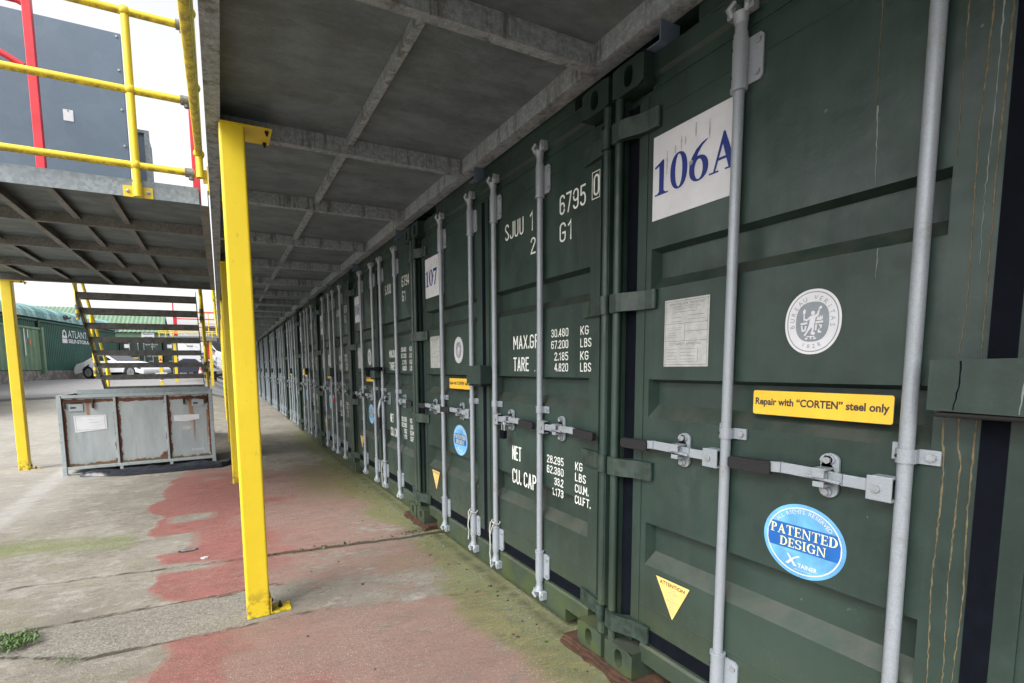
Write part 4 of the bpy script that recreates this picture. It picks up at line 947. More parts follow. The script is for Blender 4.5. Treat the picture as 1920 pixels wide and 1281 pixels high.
b = MB(); b.box(-2.775, -2.695, 6.2955, 6.2995, 3.825, 3.93, 'white'); b.tube([(-2.735, 6.295, 3.918), (-2.735, 6.292, 3.918)], .006, 'dark', 8); b.build('paper_notice', t)
t = thing('metal_cabinet', 'narrow slate grey open frame cabinet just right of the slate panel', 'cabinet')
b = MB(); b.box(-2.25, -2.10, 6.52, 6.9, DT+.027, 3.90, 'slate'); b.build('body', t)
b = MB(); b.box(-2.13, -2.085, 6.48, 6.52, DT+.027, 3.93, 'galv'); b.box(-2.25, -2.13, 6.48, 6.52, 3.90, 3.93, 'galv'); b.build('door_frame', t)

# ------------------------------------------------------------------ staircase behind the bin
t = thing('steel_staircase', 'open steel staircase with dark treads and yellow handrails behind the rusty bin', 'staircase')
SX0, SX1 = -3.385, -1.835
NT = 12; zt = lambda k: 2.545-.207*k; yt = lambda k: 9.30+.205*k
for k in range(NT):
    z, y = zt(k), yt(k)
    b = MB(); b.box(SX0, SX1, y-.10, y+.13, z-.006, z, 'tread'); b.box(SX0, SX1, y-.106, y-.10, z-.085, z, 'tread'); b.box(SX0, SX1, y-.10, y-.06, z-.085, z-.079, 'tread'); b.box(SX0, SX1, y+.13, y+.136, z-.085, z, 'tread'); b.box(SX0, SX1, y+.09, y+.13, z-.085, z-.079, 'tread')
    b.build('tread', t)
for x in (SX0-.008, SX1):
    b = MB(); y0, z0, y1, z1 = yt(0)-.12, zt(0)+.08, yt(NT-1)+.12, zt(NT-1)-.12
    b.prism([(y0, z0), (y0, z0-.22), (y1-.03, z1-.03), (y1+.09, z1-.03), (y1+.09, z1+.06)], lambda a, c, q: (q, a, c), 'tread', x, x+.008); b.build('stringer', t)
for x, nm in ((SX0-.06, 0), (SX1+.06, 1)):
    for h in (.35, .95):
        b = MB(); b.tube([(x, yt(0)-.1, zt(0)+h), (x, yt(NT-1)+.1, zt(NT-1)+h)], .024, 'yel', 12); b.build('handrail', t)
    for k in (1, 5.2, 10):
        b = MB(); b.tube([(x, yt(k), zt(k)-.18), (x, yt(k), zt(k)+.97)], .024, 'yel', 12); b.tube([(x, yt(k), zt(k)-.02), (x, yt(k), zt(k)+.05)], .03, 'galvd', 12); b.tube([(x, yt(k), zt(k)-.14), (x, yt(k), zt(k)-.08)], .03, 'galvd', 12); b.build('handrail_post', t)

# ------------------------------------------------------------------ rusty grey bin
t = thing('metal_bin', 'rusty grey steel stillage bin with three panels and white labels', 'bin', (-1.7, 8.40, -.03), R(.8))
bw, bd, bh = 1.80, .86, 1.09
b = MB()
b.box(-1.79, -.005, .006, .012, .10, 1.06, 'bin'); b.build('front_panel', t)
b = MB(); b.box(-1.79, -.005, bd-.012, bd-.006, .10, 1.06, 'bin'); b.build('back_panel', t)
for x in (-1.80, .0): b = MB(); b.box(x-.003, x+.003, .02, bd-.02, .10, 1.05, 'bin'); b.build('side_panel', t)
b = MB(); b.box(-1.79, 0, .02, bd-.02, .095, .11, 'bin'); b.build('floor_sheet', t)
b = MB()
for x in (-1.83, -.02):
    for y in (-.03, bd-.03): b.box(x, x+.05, y, y+.05, .0, 1.085, 'slate' if 0 else 'bin')
M['binf'] = galv('bin_frame', (.30, .35, .365), (.37, .42, .43), .55, 0, 30, (.16, .17, .10), 6, (.55, .7), .5); b.ms = ['binf']
for y in (-.024, bd-.024): b.box(-1.78, -.02, y, y+.04, 1.045, 1.084, 'binf'); b.box(-1.78, -.02, y, y+.045, .065, .105, 'binf')
for x in (-1.82, -.015): b.box(x, x+.04, .02, bd-.03, 1.045, 1.084, 'binf'); b.box(x, x+.04, .02, bd-.03, .065, .105, 'binf')
for x in (-1.205, -.595): b.box(x, x+.028, -.018, .0055, .105, 1.045, 'binf'); b.box(x+.02, x+.06, -.02, .02, .02, .065, 'binf')
b.box(-1.78, -.02, bd-.01, bd+.004, 1.084, 1.13, 'binf'); b.build('frame', t, .003)
b = MB()
for x in (-1.83, -.03): b.box(x-.01, x+.06, -.035, .04, -.012, .0, 'binf')
b.box(-1.77, -1.45, -.02, .0, .0, .012, 'binf'); b.build('foot', t)
for x0, x1, f in ((-1.765, -1.43, 1), (-.36, -.05, 0)):
    b = MB(); b.box(x0, x1, -.022, .004, .985, 1.01, 'rust'); b.box(x0, x0+.022, -.022, .004, .90, .985, 'rust'); b.box(x1-.022, x1, -.022, .004, .90, .985, 'rust'); b.build('lifting_lug', t, .002)
    b = MB(); p = x0+.055 if f else x1-.20; b.box(p, p+.16, -.006, .004, .865, .965, 'binf'); b.box(p+.02, p+.08, -.0075, -.006, .90, .925, 'rust'); b.build('label_pocket', t, .002)
b = MB(); b.prism([(-1.66, .57), (-1.30, .60), (-1.30, .80), (-1.665, .80)], lambda a, c, q: (a, q, c), 'white', .0015, .0045)
fb = lambda a, c: (a, .001, c)
for q in ((-1.645, -1.32, .785, .788), (-1.645, -1.32, .60, .603), (-1.647, -1.644, .60, .788), (-1.322, -1.319, .612, .788), (-1.50, -1.38, .70, .7025), (-1.50, -1.45, .74, .742)): flat(b, [(q[0], q[2]), (q[1], q[2]), (q[1], q[3]), (q[0], q[3])], fb, 'lgrey')
b.build('paper_label', t)
b = MB(); b.prism([(-.49, .66), (-.34, .645), (-.16, .675), (-.16, .745), (-.49, .745)], lambda a, c, q: (a, q, c), 'white', .0015, .0045)
b.prism([(-.39, .53), (-.28, .52), (-.265, .57), (-.33, .59), (-.39, .585)], lambda a, c, q: (a, q, c), 'offw', .0015, .0045); b.build('paper_label', t)
b = MB(); text(b, 'X181023', -.285, -.13, .205, .232, lambda a, c: (a, .0045, c), 'white'); b.build('stencilled_number', t)

# black plastic sheet under the bin
xs = np.linspace(-3.3, -1.46, 120); vs = []; nr = 14
rs = np.random.RandomState(3)
for i, x in enumerate(xs):
    u = (x+3.3)/1.84; wd = .03+.34*min(1, u*3.2)*(1 if u < .93 else max(.1, (1-u)/.07)); yc = 8.15-.05*u
    for j in range(nr):
        v = j/(nr-1); n = float(vnoise(np.array([x*2.2]), np.array([v*2.5]), 2.2, 8)[0]); n2 = float(vnoise(np.array([x*9.]), np.array([v*6.]), 2., 15)[0])
        vs.append((x, yc-wd*.55+wd*v*1.2+.03*(n-.5), -.034+.085*n*math.sin(math.pi*min(1, max(0, v)))+.03*n2*math.sin(math.pi*v)))
me = MB().add(vs, [(i*nr+j, i*nr+j+1, (i+1)*nr+j+1, (i+1)*nr+j) for i in range(119) for j in range(nr-1)], 'plastic', True)
tag(me.build('plastic_sheet'), 'crumpled shiny black plastic sheet on the concrete below the rusty bin', 'plastic sheet')

# ------------------------------------------------------------------ weeds and bits on the ground
def weed(x, y, n, r, h, lab, seed, m='leaf'):
    rs = random.Random(seed); b = MB()
    for i in range(n):
        a = rs.uniform(0, 2*math.pi); d = r*rs.random()**.7; bx, by = x+d*math.cos(a), y+d*math.sin(a)*.7; l = h*rs.uniform(.5, 1.1); w_ = l*rs.uniform(.16, .34); a2 = rs.uniform(0, 2*math.pi)
        dr = Vector((math.cos(a2), math.sin(a2), 0)); sd_ = Vector((-dr.y, dr.x, 0)); p = Vector((bx, by, g_(bx, by)-.004+rs.random()*.02)); q = p+dr*l*.5+Vector((0, 0, l*rs.uniform(.25, .7))); e = p+dr*l+Vector((0, 0, l*rs.uniform(.1, .6)))
        b.add([p, q+sd_*w_*.5, e, q-sd_*w_*.5, q+Vector((0, 0, w_*.15))], [(0, 1, 4), (1, 2, 4), (2, 3, 4), (3, 0, 4)], m)
    tag(b.build('weed_plant'), lab, 'weed')
weed(-2.60, 3.26, 260, .13, .05, 'leafy green weed growing from the cracked joint at the lower left edge', 1)
weed(-2.28, 2.93, 70, .07, .018, 'low mossy tuft in the crack right of the leafy weed', 2)
weed(-2.12, 3.08+.0, 40, .05, .012, 'tiny moss tuft nearer the nearest yellow post', 5)
b = MB(); b.prism(ell(0, 0, .075, .042, 18), lambda a, c, q: (a, c, q), 'rust', 0, .006); b.box(-.05, .05, -.012, .004, .0065, .014, 'bolt')
tag(b.build('floor_fitting', loc=(-1.84, 4.36, -.042), bevel=.001), 'small rusty metal fitting set in the red painted floor', 'floor fitting')
rs = random.Random(11); 
for i, (x, y) in enumerate(((-1.72, 4.12), (-3.55, 9.0), (-3.3, 8.9))):
    b = MB(); n = 8; b.prism([(.022*(1+.5*rs.random())*math.cos(6.283*k/n), .014*(1+.5*rs.random())*math.sin(6.283*k/n)) for k in range(n)], lambda a, c, q: (a, c, q), 'stone' if i else 'offw', 0, .012)
    tag(b.build('loose_stone', loc=(x, y, -.043), bevel=.003), ['pale chip of stone on the red floor behind the nearest yellow post', 'dark stone chip left of the lone post foot', 'small dark stone chip by the lone post foot'][i], 'stone')

rs = random.Random(21); b = MB()
for i in range(420):
    y = rs.uniform(1.2, 9) if rs.random() < .6 else 3.93+rs.uniform(-.05, .05); x = min(.05, -.02-abs(rs.gauss(0, .10))) if rs.random() < .75 else rs.uniform(-1.3, 0)
    r_ = rs.uniform(.003, .010); a0 = rs.uniform(0, 6.28); n = 5; z = g_(x, y)-.001
    b.prism([(x+r_*rs.uniform(.5, 1.4)*math.cos(a0+6.283*k/n), y+r_*rs.uniform(.5, 1.4)*math.sin(a0+6.283*k/n)) for k in range(n)], lambda a, c, q: (a, c, q), rs.choice(['rust', 'leaf', 'stone', 'bark']), z-.004, z+rs.uniform(.002, .006))
tag(b.build('grit'), 'loose grit and leaf crumbs along the foot of the containers', 'grit', kind='stuff')

# ------------------------------------------------------------------ yard background
# kerb strip
b = MB(); vs = []
n = 24
for i in range(n+1):
    x = -16+i*(15.2/n); y = 20.2+(x+6)*.22
    for dy, dz in ((0, 0), (0, .07), (.16, .075), (.16, 0)): vs.append((x, y+dy, g_(x, y)+dz))
b.add(vs, [(4*i+j, 4*i+j+1, 4*i+5+j, 4*i+4+j) for i in range(n) for j in range(3)], 'conc'); tag(b.build('kerb'), None, kind='structure')

# barrel roofed storage shed: local u along wall, v outward normal (toward the yard), z up
A = Vector((-9.71, 27.37, 0)); ang = math.atan2(6.98, 1.5)
t = thing('storage_shed', 'long dark green storage shed with teal barrel roof and white padlock lettering', 'building', A, ang)
# local frame: +x along wall (away), local -y faces the yard
def corr(b, u0, u1, z0, z1, pitch, dep, y, m, slope=0):
    n = int((u1-u0)/pitch*4); vs = []
    for i in range(n+1):
        u = u0+(u1-u0)*i/n; o = dep*(1 if (i//2) % 2 else 0)
        vs += [(u, y-o, z0), (u, y-o, z1+slope*(u-u0))]
    b.add(vs, [(2*i, 2*i+2, 2*i+3, 2*i+1) for i in range(n)], m)
b = MB(); corr(b, -9, 11, 1.42, 4.0, .16, .035, 0, 'clad'); b.box(-9, 11, .005, 7, 1.42, 4.0, 'clad'); b.build('wall', t)
b = MB(); b.box(-9, 11, -.05, 7, 0.0, 1.42, 'stone'); b.build('stone_plinth', t)
b = MB(); n = 16; m_ = 170; vs = []
for i in range(m_+1):
    u = -9+20*i/m_; o = .03 if i % 2 else 0
    for j in range(n+1):
        a = math.pi*j/n; vs.append((u, 2.2-2.42*math.cos(a)*(1+o/2.4), 3.95+(.72+o)*math.sin(a)**.8 if 0 < j < n else 3.93))
b.add(vs, [(i*(n+1)+j, i*(n+1)+j+1, (i+1)*(n+1)+j+1, (i+1)*(n+1)+j) for i in range(m_) for j in range(n)], 'teal'); b.build('barrel_roof', t)
b = MB(); b.box(-9, 11, -.26, -.10, 3.86, 3.96, 'teal'); b.box(-9, 11, -.12, -.04, 3.72, 3.80, 'clad'); b.build('gutter', t)
b = MB(); corr(b, -2.9, 2.6, 1.45, 3.35, .34, .05, -.06, 'clad2'); b.box(2.6, 2.78, -.20, -.05, 1.3, 3.45, 'clad2'); b.box(-2.9, 2.6, -.16, -.05, 3.33, 3.42, 'clad2'); b.box(2.5, 2.62, -.14, -.06, 3.45, 3.8, 'dgrey'); b.build('roller_door', t)
b = MB(); b.box(1.35, 1.42, -.125, -.115, 2.1, 3.3, 'white'); b.box(1.62, 1.67, -.125, -.115, 2.9, 3.3, 'white'); b.box(1.72, 1.82, -.13, -.115, 2.62, 2.80, 'cone'); b.build('door_marking', t)
b = MB(); fl = lambda a, c: (a, -.045, c)
text(b, 'ATLANTIC', 5.27, 7.75, 3.12, 3.50, fl, 'white'); text(b, 'SELF-STORAGE', 5.27, 7.9, 2.84, 3.04, fl, 'white', .03)
flat(b, [(4.68, 2.82), (5.16, 2.82), (5.16, 3.03), (4.68, 3.05)], fl, 'white'); flat(b, [(4.68, 3.08), (5.16, 3.06), (5.16, 3.20), (4.68, 3.20)], fl, 'white')
o_ = [(4.92+.19*math.cos(R(180-i*15)), 3.30+.20*math.sin(R(180-i*15))) for i in range(13)]; i_ = [(4.92+.10*math.cos(R(180-i*15)), 3.30+.11*math.sin(R(180-i*15))) for i in range(13)]
b.add([fl(*p) for p in o_+i_], [(k, k+1, 14+k, 13+k) for k in range(12)], 'white'); flat(b, [(4.73, 3.20), (4.82, 3.20), (4.82, 3.30), (4.73, 3.30)], fl, 'white'); flat(b, [(5.02, 3.20), (5.11, 3.20), (5.11, 3.30), (5.02, 3.30)], fl, 'white')
b.build('painted_lettering', t)
b = MB(); b.box(4.6, 4.8, -.32, -.2, 4.0, 4.2, 'dgrey'); b.tube([(4.7, -.2, 4.05), (4.7, -.5, 4.1)], .05, 'dgrey', 8); b.build('floodlight', t)

def gable_house(nm, lab, x0, x1, y, d, zb, ze, zr, wall, roof, ridge_x=True, group=None):
    t = thing(nm, lab, 'building', (0, 0, 0), 0, group)
    b = MB(); b.box(x0, x1, y, y+d, zb, ze, wall)
    if not ridge_x: b.prism([(x0, ze), (x1, ze), ((x0+x1)/2, zr)], lambda a, c, q: (a, q, c), wall, y, y+d)
    b.build('wall', t); b = MB()
    if ridge_x:
        n = int((x1-x0)/.3)
        for s_ in (0, 1):
            vs = []
            for i in range(n*2+1):
                x = x0-.1+(x1-x0+.2)*i/(2*n); o = .05 if i % 2 else 0
                vs += [(x, (y-.2) if s_ == 0 else (y+d+.2), ze+o-.05), (x, y+d/2, zr+o)]
            b.add(vs, [(2*i, 2*i+2, 2*i+3, 2*i+1) for i in range(2*n)], roof)
        b.prism([(y, ze), (y+d, ze), (y+d/2, zr-.02)], lambda a, c, q: (q, a, c), wall, x0, x0+.1); b.prism([(y, ze), (y+d, ze), (y+d/2, zr-.02)], lambda a, c, q: (q, a, c), wall, x1-.1, x1)
    else:
        for s_ in (-1, 1):
            xe = (x0+x1)/2+s_*((x1-x0)/2+.15); b.add([(xe, y-.15, ze-.06), (xe, y+d, ze-.06), ((x0+x1)/2, y+d, zr+.06), ((x0+x1)/2, y-.15, zr+.06)], [(0, 1, 2, 3)], roof)
    b.build('roof', t)
    return t
gable_house('green_warehouse', 'wide pale green roofed warehouse beyond the teal roof', -17.5, -7.8, 54, 9, .9, 5.4, 7.3, 'clad', 'groof')
t = gable_house('green_barn', 'pale green barn with a notice on its wall, behind the staircase treads', -13.5, -5.7, 48.5, 5, .9, 4.5, 6.0, 'clad2', 'groof')
b = MB(); b.box(-7.2, -6.3, 48.42, 48.49, 3.9, 4.5, 'white'); b.box(-7.05, -6.45, 48.41, 48.42, 4.08, 4.11, 'dgrey'); b.box(-7.05, -6.45, 48.41, 48.42, 4.28, 4.31, 'dgrey'); b.build('notice_board', t)

# far containers facing the camera
def far_container(x, y, z, lab, long=6.06):
    t = thing('shipping_container', lab, 'shipping container', (x, y, z), 0, 'green shipping containers across the yard')
    if 'fw' not in CACHE:
        b = MB(); b.box(.04, W-.04, .08, long, .05, 2.55, 'green2')
        n = 30
        for xx in (.03, W-.03):
            vs = []
            for i in range(n+1): yy = .1+(long-.1)*i/n; o = (.03 if i % 2 else 0)*(1 if xx > 1 else -1); vs += [(xx+o, yy, .1), (xx+o, yy, 2.5)]
            b.add(vs, [(2*i, 2*i+2, 2*i+3, 2*i+1) for i in range(n)], 'green2')
        CACHE['fw'] = b.mesh('body')
        b = MB(); b.box(0, .06, 0, .12, 0, H, 'green2'); b.box(W-.06, W, 0, .12, 0, H, 'green2'); b.box(.06, W-.06, 0, .12, H-.12, H, 'green2'); b.box(.06, W-.06, 0, .12, 0, .14, 'green2'); CACHE['ff'] = b.mesh('frame')
        b = MB()
        for x0, x1 in ((.07, 1.2), (1.235, W-.07)):
            b.box(x0, x1, .04, .079, .15, 2.45, 'green2')
            for zz in (1.75, 1.2, .6): b.box(x0+.08, x1-.08, .028, .04, zz, zz+.42, 'green2')
        CACHE['fd'] = b.mesh('door')
        b = MB()
        for s_ in (.55, 1.05, 1.39, 1.89): b.tube([(s_, -.0, .08), (s_, -.0, 2.5)], .02, 'barp', 8); b.box(s_-.04, s_+.04, .0, .03, 2.2, 2.34, 'barp'); b.box(s_-.04, s_+.04, .0, .03, .2, .3, 'barp'); b.box(s_-.25, s_+.02, -.02, .0, 1.0, 1.05, 'barp')
        CACHE['fb'] = b.mesh('locking_bar')
        b = MB(); b.box(.65, 1.0, .018, .026, 1.22, 1.30, 'sign_y'); b.box(.25, .55, .018, .026, 1.95, 2.2, 'white'); CACHE['fs'] = b.mesh('door_sign')
        b = MB(); f3 = lambda a, c: (a, .023, c)
        text(b, 'SJUU 126793', 1.45, 2.2, 2.12, 2.22, f3, 'white'); text(b, '22G1', 1.8, 2.05, 2.0, 2.08, f3, 'white'); text(b, 'MAX.GR. 30.480 KG', 1.5, 2.25, 1.47, 1.55, f3, 'white'); text(b, 'TARE 2.185 KG', 1.5, 2.25, 1.35, 1.43, f3, 'white'); CACHE['ft'] = b.mesh('stencilled_marking')
    for key in ('fw', 'ff', 'fd', 'fb', 'fs', 'ft'):
        o = bpy.data.objects.new(CACHE[key].name.split('.')[0], CACHE[key]); COL.objects.link(o); o.parent = t
for i, (x, y, lab) in enumerate(((-10.15, 41.2, 'leftmost green container behind the parked sports car'), (-7.62, 41.0, 'green container directly behind the white sports car'), (-5.12, 41.3, 'green container across the yard seen between the middle treads'), (-12.7, 41.6, 'green container tucked behind the leftmost one across the yard'))):
    far_container(x, y, g_(x, y), lab)
# dark terrace of containers and a grey building on the right of the yard
t = thing('grey_building', 'low grey building with dark windows behind the white van', 'building')
b = MB(); b.box(-2.4, 4.5, 48, 56, .9, 4.9, 'conc'); b.build('wall', t)
b = MB(); b.box(-2.7, 4.8, 47.7, 56.3, 4.9, 5.05, 'slate'); b.build('roof', t)
for x in (-2.1, -.7): b = MB(); b.box(x, x+1.1, 47.93, 47.99, 2.6, 4.1, 'glass'); b.box(x-.05, x+1.15, 47.96, 47.998, 2.5, 2.6, 'white'); b.build('window', t)

# far platform with railings and stair
t = thing('far_platform', 'dark steel platform across the yard with red and yellow rails', 'platform')
FY = 26.0
b = MB(); b.box(-3.95, -1.62, FY, FY+1.6, 2.70, 2.84, 'galvd'); b.build('deck', t)
b = MB(); b.box(-3.95, -1.62, FY-.01, FY, 2.84, 2.90, 'galv'); b.build('fascia', t)
def frail(x0, x1, y, zs, posts, m, nm='railing'):
    b = MB()
    for z in zs: b.tube([(x0, y, z), (x1, y, z)], .024, m, 8)
    for x in posts: b.tube([(x, y, 2.84), (x, y, zs[-1]+.01)], .024, m, 8)
    b.build(nm, t)
frail(-3.95, -1.64, FY, (3.02, 3.1), (-3.9, -3.65, -3.4, -1.8), 'yel'); frail(-3.3, -1.64, FY+.6, (3.35, 3.72, 4.05), (-3.3, -2.1), 'red'); frail(-2.5, -1.64, FY+1.5, (3.6, 4.1), (-1.95,), 'yel')
b = MB(); b.box(-3.30, -3.20, FY+.25, FY+.33, 2.84, 3.85, 'red'); b.box(-2.2, -2.12, FY+.25, FY+.35, 2.84, 3.6, 'red'); b.box(-3.34, -3.29, FY+.1, FY+.15, 2.84, 4.5, 'red'); b.build('red_post', t)
b = MB(); b.box(-2.05, -1.85, FY+.3, FY+.5, 1.9, 2.69, 'red'); b.build('red_sign', t)
for x in (-3.35, -1.9): b = MB(); b.box(x-.06, x+.06, FY+.1, FY+.22, g_(x, FY), 2.70, 'yel'); b.build('leg', t)
b = MB(); b.box(-3.76, -3.64, 23.6, 23.72, g_(-3.7, 23.6), 2.06, 'yel')
for z in (1.75, .98): b.add([(-3.76, 23.59, z), (-3.64, 23.59, z), (-3.70, 23.59, z+.13)], [(0, 1, 2)], 'red'); b.box(-3.75, -3.65, 23.585, 23.598, z-.05, z-.015, 'white')
b.box(-3.92, -3.50, 23.585, 23.60, 1.22, 1.27, 'white')
tag(b.build('yellow_bollard', bevel=.004), 'yellow post with small red warning triangles in the middle of the yard', 'post')
t = thing('white_stair', 'small white railed stair beside the far white van', 'staircase')
for dz in (0, .25, .5):
    b = MB(); b.tube([(-3.2, 30.5, 3.0+dz-.2), (-1.4, 30.5, 1.3+dz)], .025, 'white', 8); b.build('rail', t)
for i in range(6):
    x = -3.1+.3*i; b = MB(); b.box(x, x+.28, 30.45, 31.3, 2.62-.28*i, 2.66-.28*i, 'galvd'); b.build('step', t)

# vehicles: profile solids with rounded edges, arches, glass, lamps
def wheel(t, x, y, z, r, side):
    b = MB(); b.tube([(x, y, z), (x, y+side*.2, z)], r, 'black', 20); o = b.build('wheel', t)
    b = MB(); b.tube([(x, y-side*.006, z), (x, y, z)], r*.66, 'bolt', 14)
    for k in range(5): a = 2*math.pi*k/5; b.obox((x+.3*r*math.cos(a), y-side*.01, z+.3*r*math.sin(a)), ((.28*r*math.cos(a), 0, .28*r*math.sin(a)), (0, .006, 0), (-.05*r*math.sin(a), 0, .05*r*math.cos(a))), 'galvd')
    b.build('rim', o)
t = thing('sports_car', 'low white sports car parked in front of the green containers', 'car', (-8.45, 32.5, g_(-9, 32.5)+.005), R(-38))
prof = [(0, .34), (.02, .58), (.16, .78), (.55, .90), (.95, 1.12), (1.45, 1.235), (1.9, 1.20), (2.55, .90), (3.2, .80), (3.9, .66), (4.28, .50), (4.36, .34), (4.30, .22)]
arch = lambda cx, r: [(cx+r*math.cos(R(a)), .32+r*math.sin(R(a))) for a in range(0, 181, 20)]
low = [(4.30, .22)]+arch(3.48, .37)+arch(.86, .37)+[(.06, .24)]
pf = prof[:-1]+low
b = MB(); rows = []; ys_ = [(0, .10), (.06, .03), (.14, 0), (.9, 0), (1.66, 0), (1.74, .03), (1.80, .10)]
vs = []
for y, ins in ys_:
    for (x, z) in pf:
        tuck = max(0, z-.75)*.55; yy = y+(tuck if y < .9 else -tuck if y > .9 else 0); vs.append((x+(2.1-x)*ins*.12, yy, z-ins*.25*(z > .5)))
n = len(pf); b.add(vs, [(i*n+k, i*n+(k+1) % n, (i+1)*n+(k+1) % n, (i+1)*n+k) for i in range(len(ys_)-1) for k in range(n)], 'carw', True)
b.add(vs[:n], [tuple(range(n))], 'carw'); b.add(vs[-n:], [tuple(range(n))], 'carw'); b.build('body', t)
b = MB(); b.add([(1.0, .17, 1.05), (1.48, .235, 1.185), (1.85, .225, 1.15), (2.38, .11, .92), (1.15, .09, .90)], [(0, 1, 2, 3, 4)], 'glass'); b.add([(1.95, .3, 1.20), (1.95, 1.5, 1.20), (2.58, 1.62, .905), (2.58, .18, .905)], [(0, 1, 2, 3)], 'glass'); b.build('window', t)
for x in (.86, 3.48): wheel(t, x, .04, .32, .33, 1); wheel(t, x, 1.76, .32, .33, -1)
b = MB(); b.prism([(3.95, .50), (4.18, .46), (4.10, .60), (3.90, .63)], lambda a, c, q: (a, q, c), 'dgrey', -.004, .05); b.build('headlight', t)
b = MB(); b.prism([(.5, .45), (.95, .75), (1.0, .70), (.75, .45)], lambda a, c, q: (a, q, c), 'black', .0, .02); b.build('air_intake', t)

t = thing('white_van', 'boxy white van parked near the far platform', 'van', (-3.65, 32.6, g_(-3.6, 32.6)), 0)
b = MB(); b.prism([(0, .35), (0, 2.1), (.08, 2.2), (1.5, 2.2), (1.95, 1.5), (2.5, 1.3), (2.55, .4)], lambda a, c, q: (a, q, c), 'carw', 0, 1.8); b.build('body', t, .06)
b = MB(); b.prism([(1.35, 1.45), (1.35, 1.9), (1.6, 1.9), (1.88, 1.45)], lambda a, c, q: (a, q, c), 'glass', -.01, .01); b.build('window', t)
for x in (.5, 2.0): wheel(t, x, .03, .34, .34, 1)
t = thing('dark_car', 'dark hatchback parked before the white van', 'car', (-3.75, 30.6, g_(-3.7, 30.6)), 0)
b = MB(); b.prism([(0, .25), (.0, .6), (.2, .85), (.45, 1.0), (1.0, .98), (1.3, .72), (1.55, .62), (1.6, .3)], lambda a, c, q: (a, q, c), 'cloth_n', 0, 1.5); b.build('body', t, .06)
b = MB(); b.prism([(1.32, .5), (2.3, .5), (2.3, .3), (1.32, .3)], lambda a, c, q: (a, q, c), 'carw', .2, 1.3); b.build('bumper', t, .05)
for x in (.4, 1.3): wheel(t, x, .02, .24, .26, 1)
# traffic cone
t = thing('traffic_cone', 'small orange and white traffic cone near the two people', 'traffic cone', (-2.5, 30.0, g_(-2.5, 30)), 0)
b = MB(); b.box(-.18, .18, -.18, .18, 0, .04, 'cone'); b.tube([(0, 0, .04), (0, 0, .25)], [.14, .10], 'cone', 14); b.tube([(0, 0, .25), (0, 0, .38)], [.10, .07], 'white', 14); b.tube([(0, 0, .38), (0, 0, .55)], [.07, .03], 'cone', 14); b.build('cone_body', t)

# two people, far off: one continuous skinned body each
def person(x, y, lab, top, legs, face, lean):
    t = thing('person', lab, 'person', (x, y, g_(x, y)), face)
    V = [(0, 0, .95), (0, 0, 1.18), (0, 0, 1.40), (0, .01, 1.52), (0, .02, 1.66), (.18, 0, 1.38), (.23, .03, 1.12), (.17, .22, 1.05), (-.18, 0, 1.38), (-.23, .03, 1.12), (-.15, .22, 1.02), (.10, 0, .88), (.11, .03, .48), (.11, 0, .08), (.11, .12, .04), (-.10, 0, .88), (-.13, -.02, .48), (-.14, -.05, .08), (-.14, .08, .04)]
    Ed = [(0, 1), (1, 2), (2, 3), (3, 4), (2, 5), (5, 6), (6, 7), (2, 8), (8, 9), (9, 10), (0, 11), (11, 12), (12, 13), (13, 14), (0, 15), (15, 16), (16, 17), (17, 18)]
    Rr = [.145, .13, .15, .06, .085, .065, .048, .035, .065, .048, .035, .095, .065, .045, .04, .095, .065, .045, .04]
    me = bpy.data.meshes.new('body'); me.from_pydata(V, Ed, []); me.materials.append(M['skin'])
    o = bpy.data.objects.new('body', me); COL.objects.link(o); o.parent = t
    sk = o.modifiers.new('skin', 'SKIN'); 
    if not me.skin_vertices: me.attributes.new('skin', 'FLOAT', 'POINT')
    return t, o, Rr
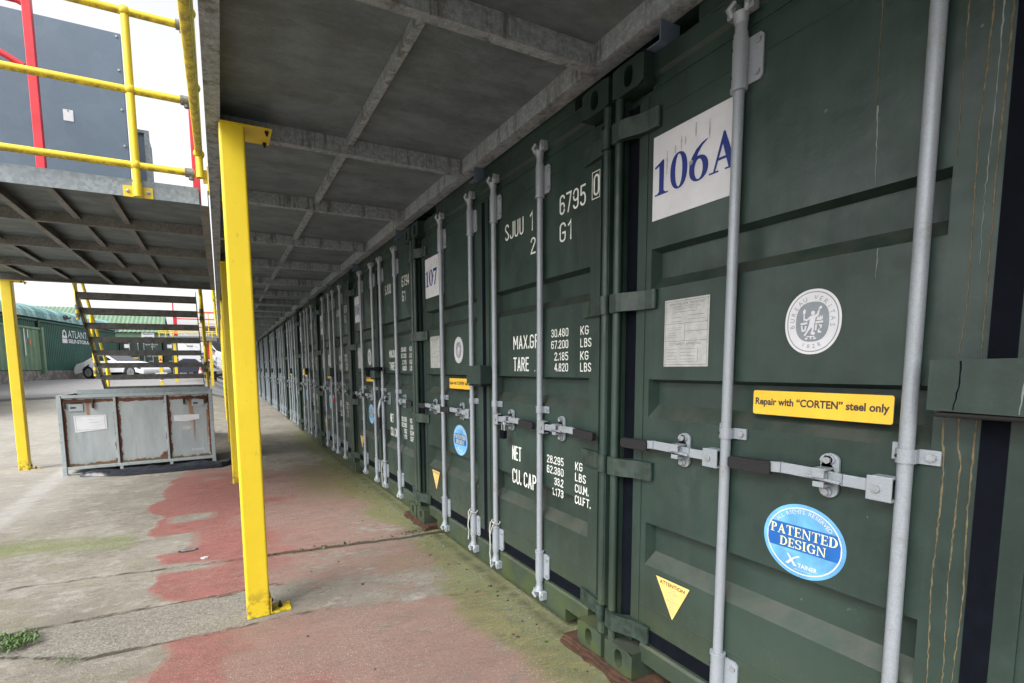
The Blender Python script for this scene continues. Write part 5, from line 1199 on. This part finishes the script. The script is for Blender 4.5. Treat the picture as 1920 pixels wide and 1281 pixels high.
def person2(x, y, lab, top, legs, face):
    """far figure: lofted continuous body with clothing as children"""
    t = thing('person', lab, 'person', (x, y, g_(x, y)), face)
    def limb(b, pts, rs, m): b.tube(pts, rs, m, 10)
    b = MB(); b.tube([(0, 0, .9), (0, 0, 1.1), (0, 0, 1.35), (0, 0, 1.44), (0, .01, 1.49), (0, .01, 1.54), (0, .015, 1.60), (0, .015, 1.67), (0, .01, 1.74), (0, .01, 1.76)], [.13, .12, .14, .08, .052, .055, .082, .088, .06, .01], 'skin', 14)
    for s in (1, -1):
        b.tube([(0, 0, 1.40), (s*.17, 0, 1.37), (s*.23, .02, 1.12), (s*.17, .22, 1.06), (s*.15, .30, 1.07)], [.07, .06, .045, .035, .03], 'skin', 10)
        b.tube([(s*.07, 0, .92), (s*.10, .02, .5), (s*.11, 0, .09), (s*.11, .12, .03)], [.085, .06, .042, .035], 'skin', 10)
    b.ball((0, .10, 1.645), .016, 'skin', 8, 5)
    b.build('body', t)
    b = MB(); b.tube([(0, 0, .88), (0, 0, 1.1), (0, 0, 1.34), (0, 0, 1.43), (0, 0, 1.46)], [.155, .145, .17, .11, .065], top, 16)
    for s in (1, -1): b.tube([(s*.05, 0, 1.40), (s*.18, 0, 1.37), (s*.235, .02, 1.14)], [.085, .075, .058], top, 10)
    b.build('shirt', t)
    b = MB()
    for s in (1, -1): b.tube([(s*.065, 0, .95), (s*.10, .02, .5), (s*.11, 0, .08)], [.10, .08, .06], legs, 12)
    b.build('trousers', t)
    b = MB(); b.ball((0, -.005, 1.70), .098, 'hair', 12, 8, (1, 1, .75)); b.build('hair', t)
    b = MB()
    for s in (1, -1): b.ball((s*.11, .05, .035), .06, 'dgrey', 10, 6, (.7, 1.9, .6))
    b.build('shoes', t)
person2(-2.22, 31.0, 'person in a blue top seen beyond the right handrail of the staircase', 'cloth_b', 'cloth_n', 0.6)
person2(-1.84, 31.1, 'person in a white top and dark trousers, right of the one in blue', 'cloth_w', 'cloth_n', 1.9)

# small tree beyond the far platform
t = thing('tree', 'small leafy tree showing above the far platform rails', 'tree', (-1.55, 60, g_(-1.5, 60)))
b = MB(); b.tube([(0, 0, 0), (.1, 0, 2), (0, .1, 3.6)], [.14, .1, .05], 'bark', 8)
for i in range(7): a = i*.9; b.tube([(.05, 0, 2+.2*i), (.7*math.cos(a), .7*math.sin(a), 3.0+.25*i)], [.05, .02], 'bark', 6)
b.build('trunk', t)
rs = random.Random(5); b = MB()
for i in range(900):
    a = rs.uniform(0, 6.28); rr = 1.3*rs.random()**.5; z = rs.uniform(2.4, 5.0); k = math.sqrt(max(0, 1-((z-3.7)/1.5)**2)); c = Vector((rr*k*math.cos(a), rr*k*math.sin(a), z)); u = Vector((rs.uniform(-1, 1), rs.uniform(-1, 1), rs.uniform(-1, 1))).normalized()*.09; v = u.cross(Vector((rs.random(), rs.random(), rs.random()))).normalized()*.06
    b.add([c-u, c+v, c+u, c-v], [(0, 1, 2, 3)], 'leaf2')
b.build('crown', t)
# green container corner at the far left edge of the view
t = thing('shipping_container', 'dark green container end at the far left edge, rusty at its foot', 'shipping container', (-8.05, 21.1, g_(-8, 21.1)), R(90))
b = MB(); b.box(-6, 0, 0.06, 2.4, .12, 2.55, 'clad'); b.build('body', t)
b = MB(); b.box(-.10, .02, 0, .14, .0, 2.6, 'clad2'); b.box(-6, -.1, 0, .1, 2.45, 2.6, 'clad2'); b.build('frame', t)
b = MB(); b.box(-.16, .03, -.01, .17, -.05, .30, 'rust'); b.build('corner_casting', t, .02)
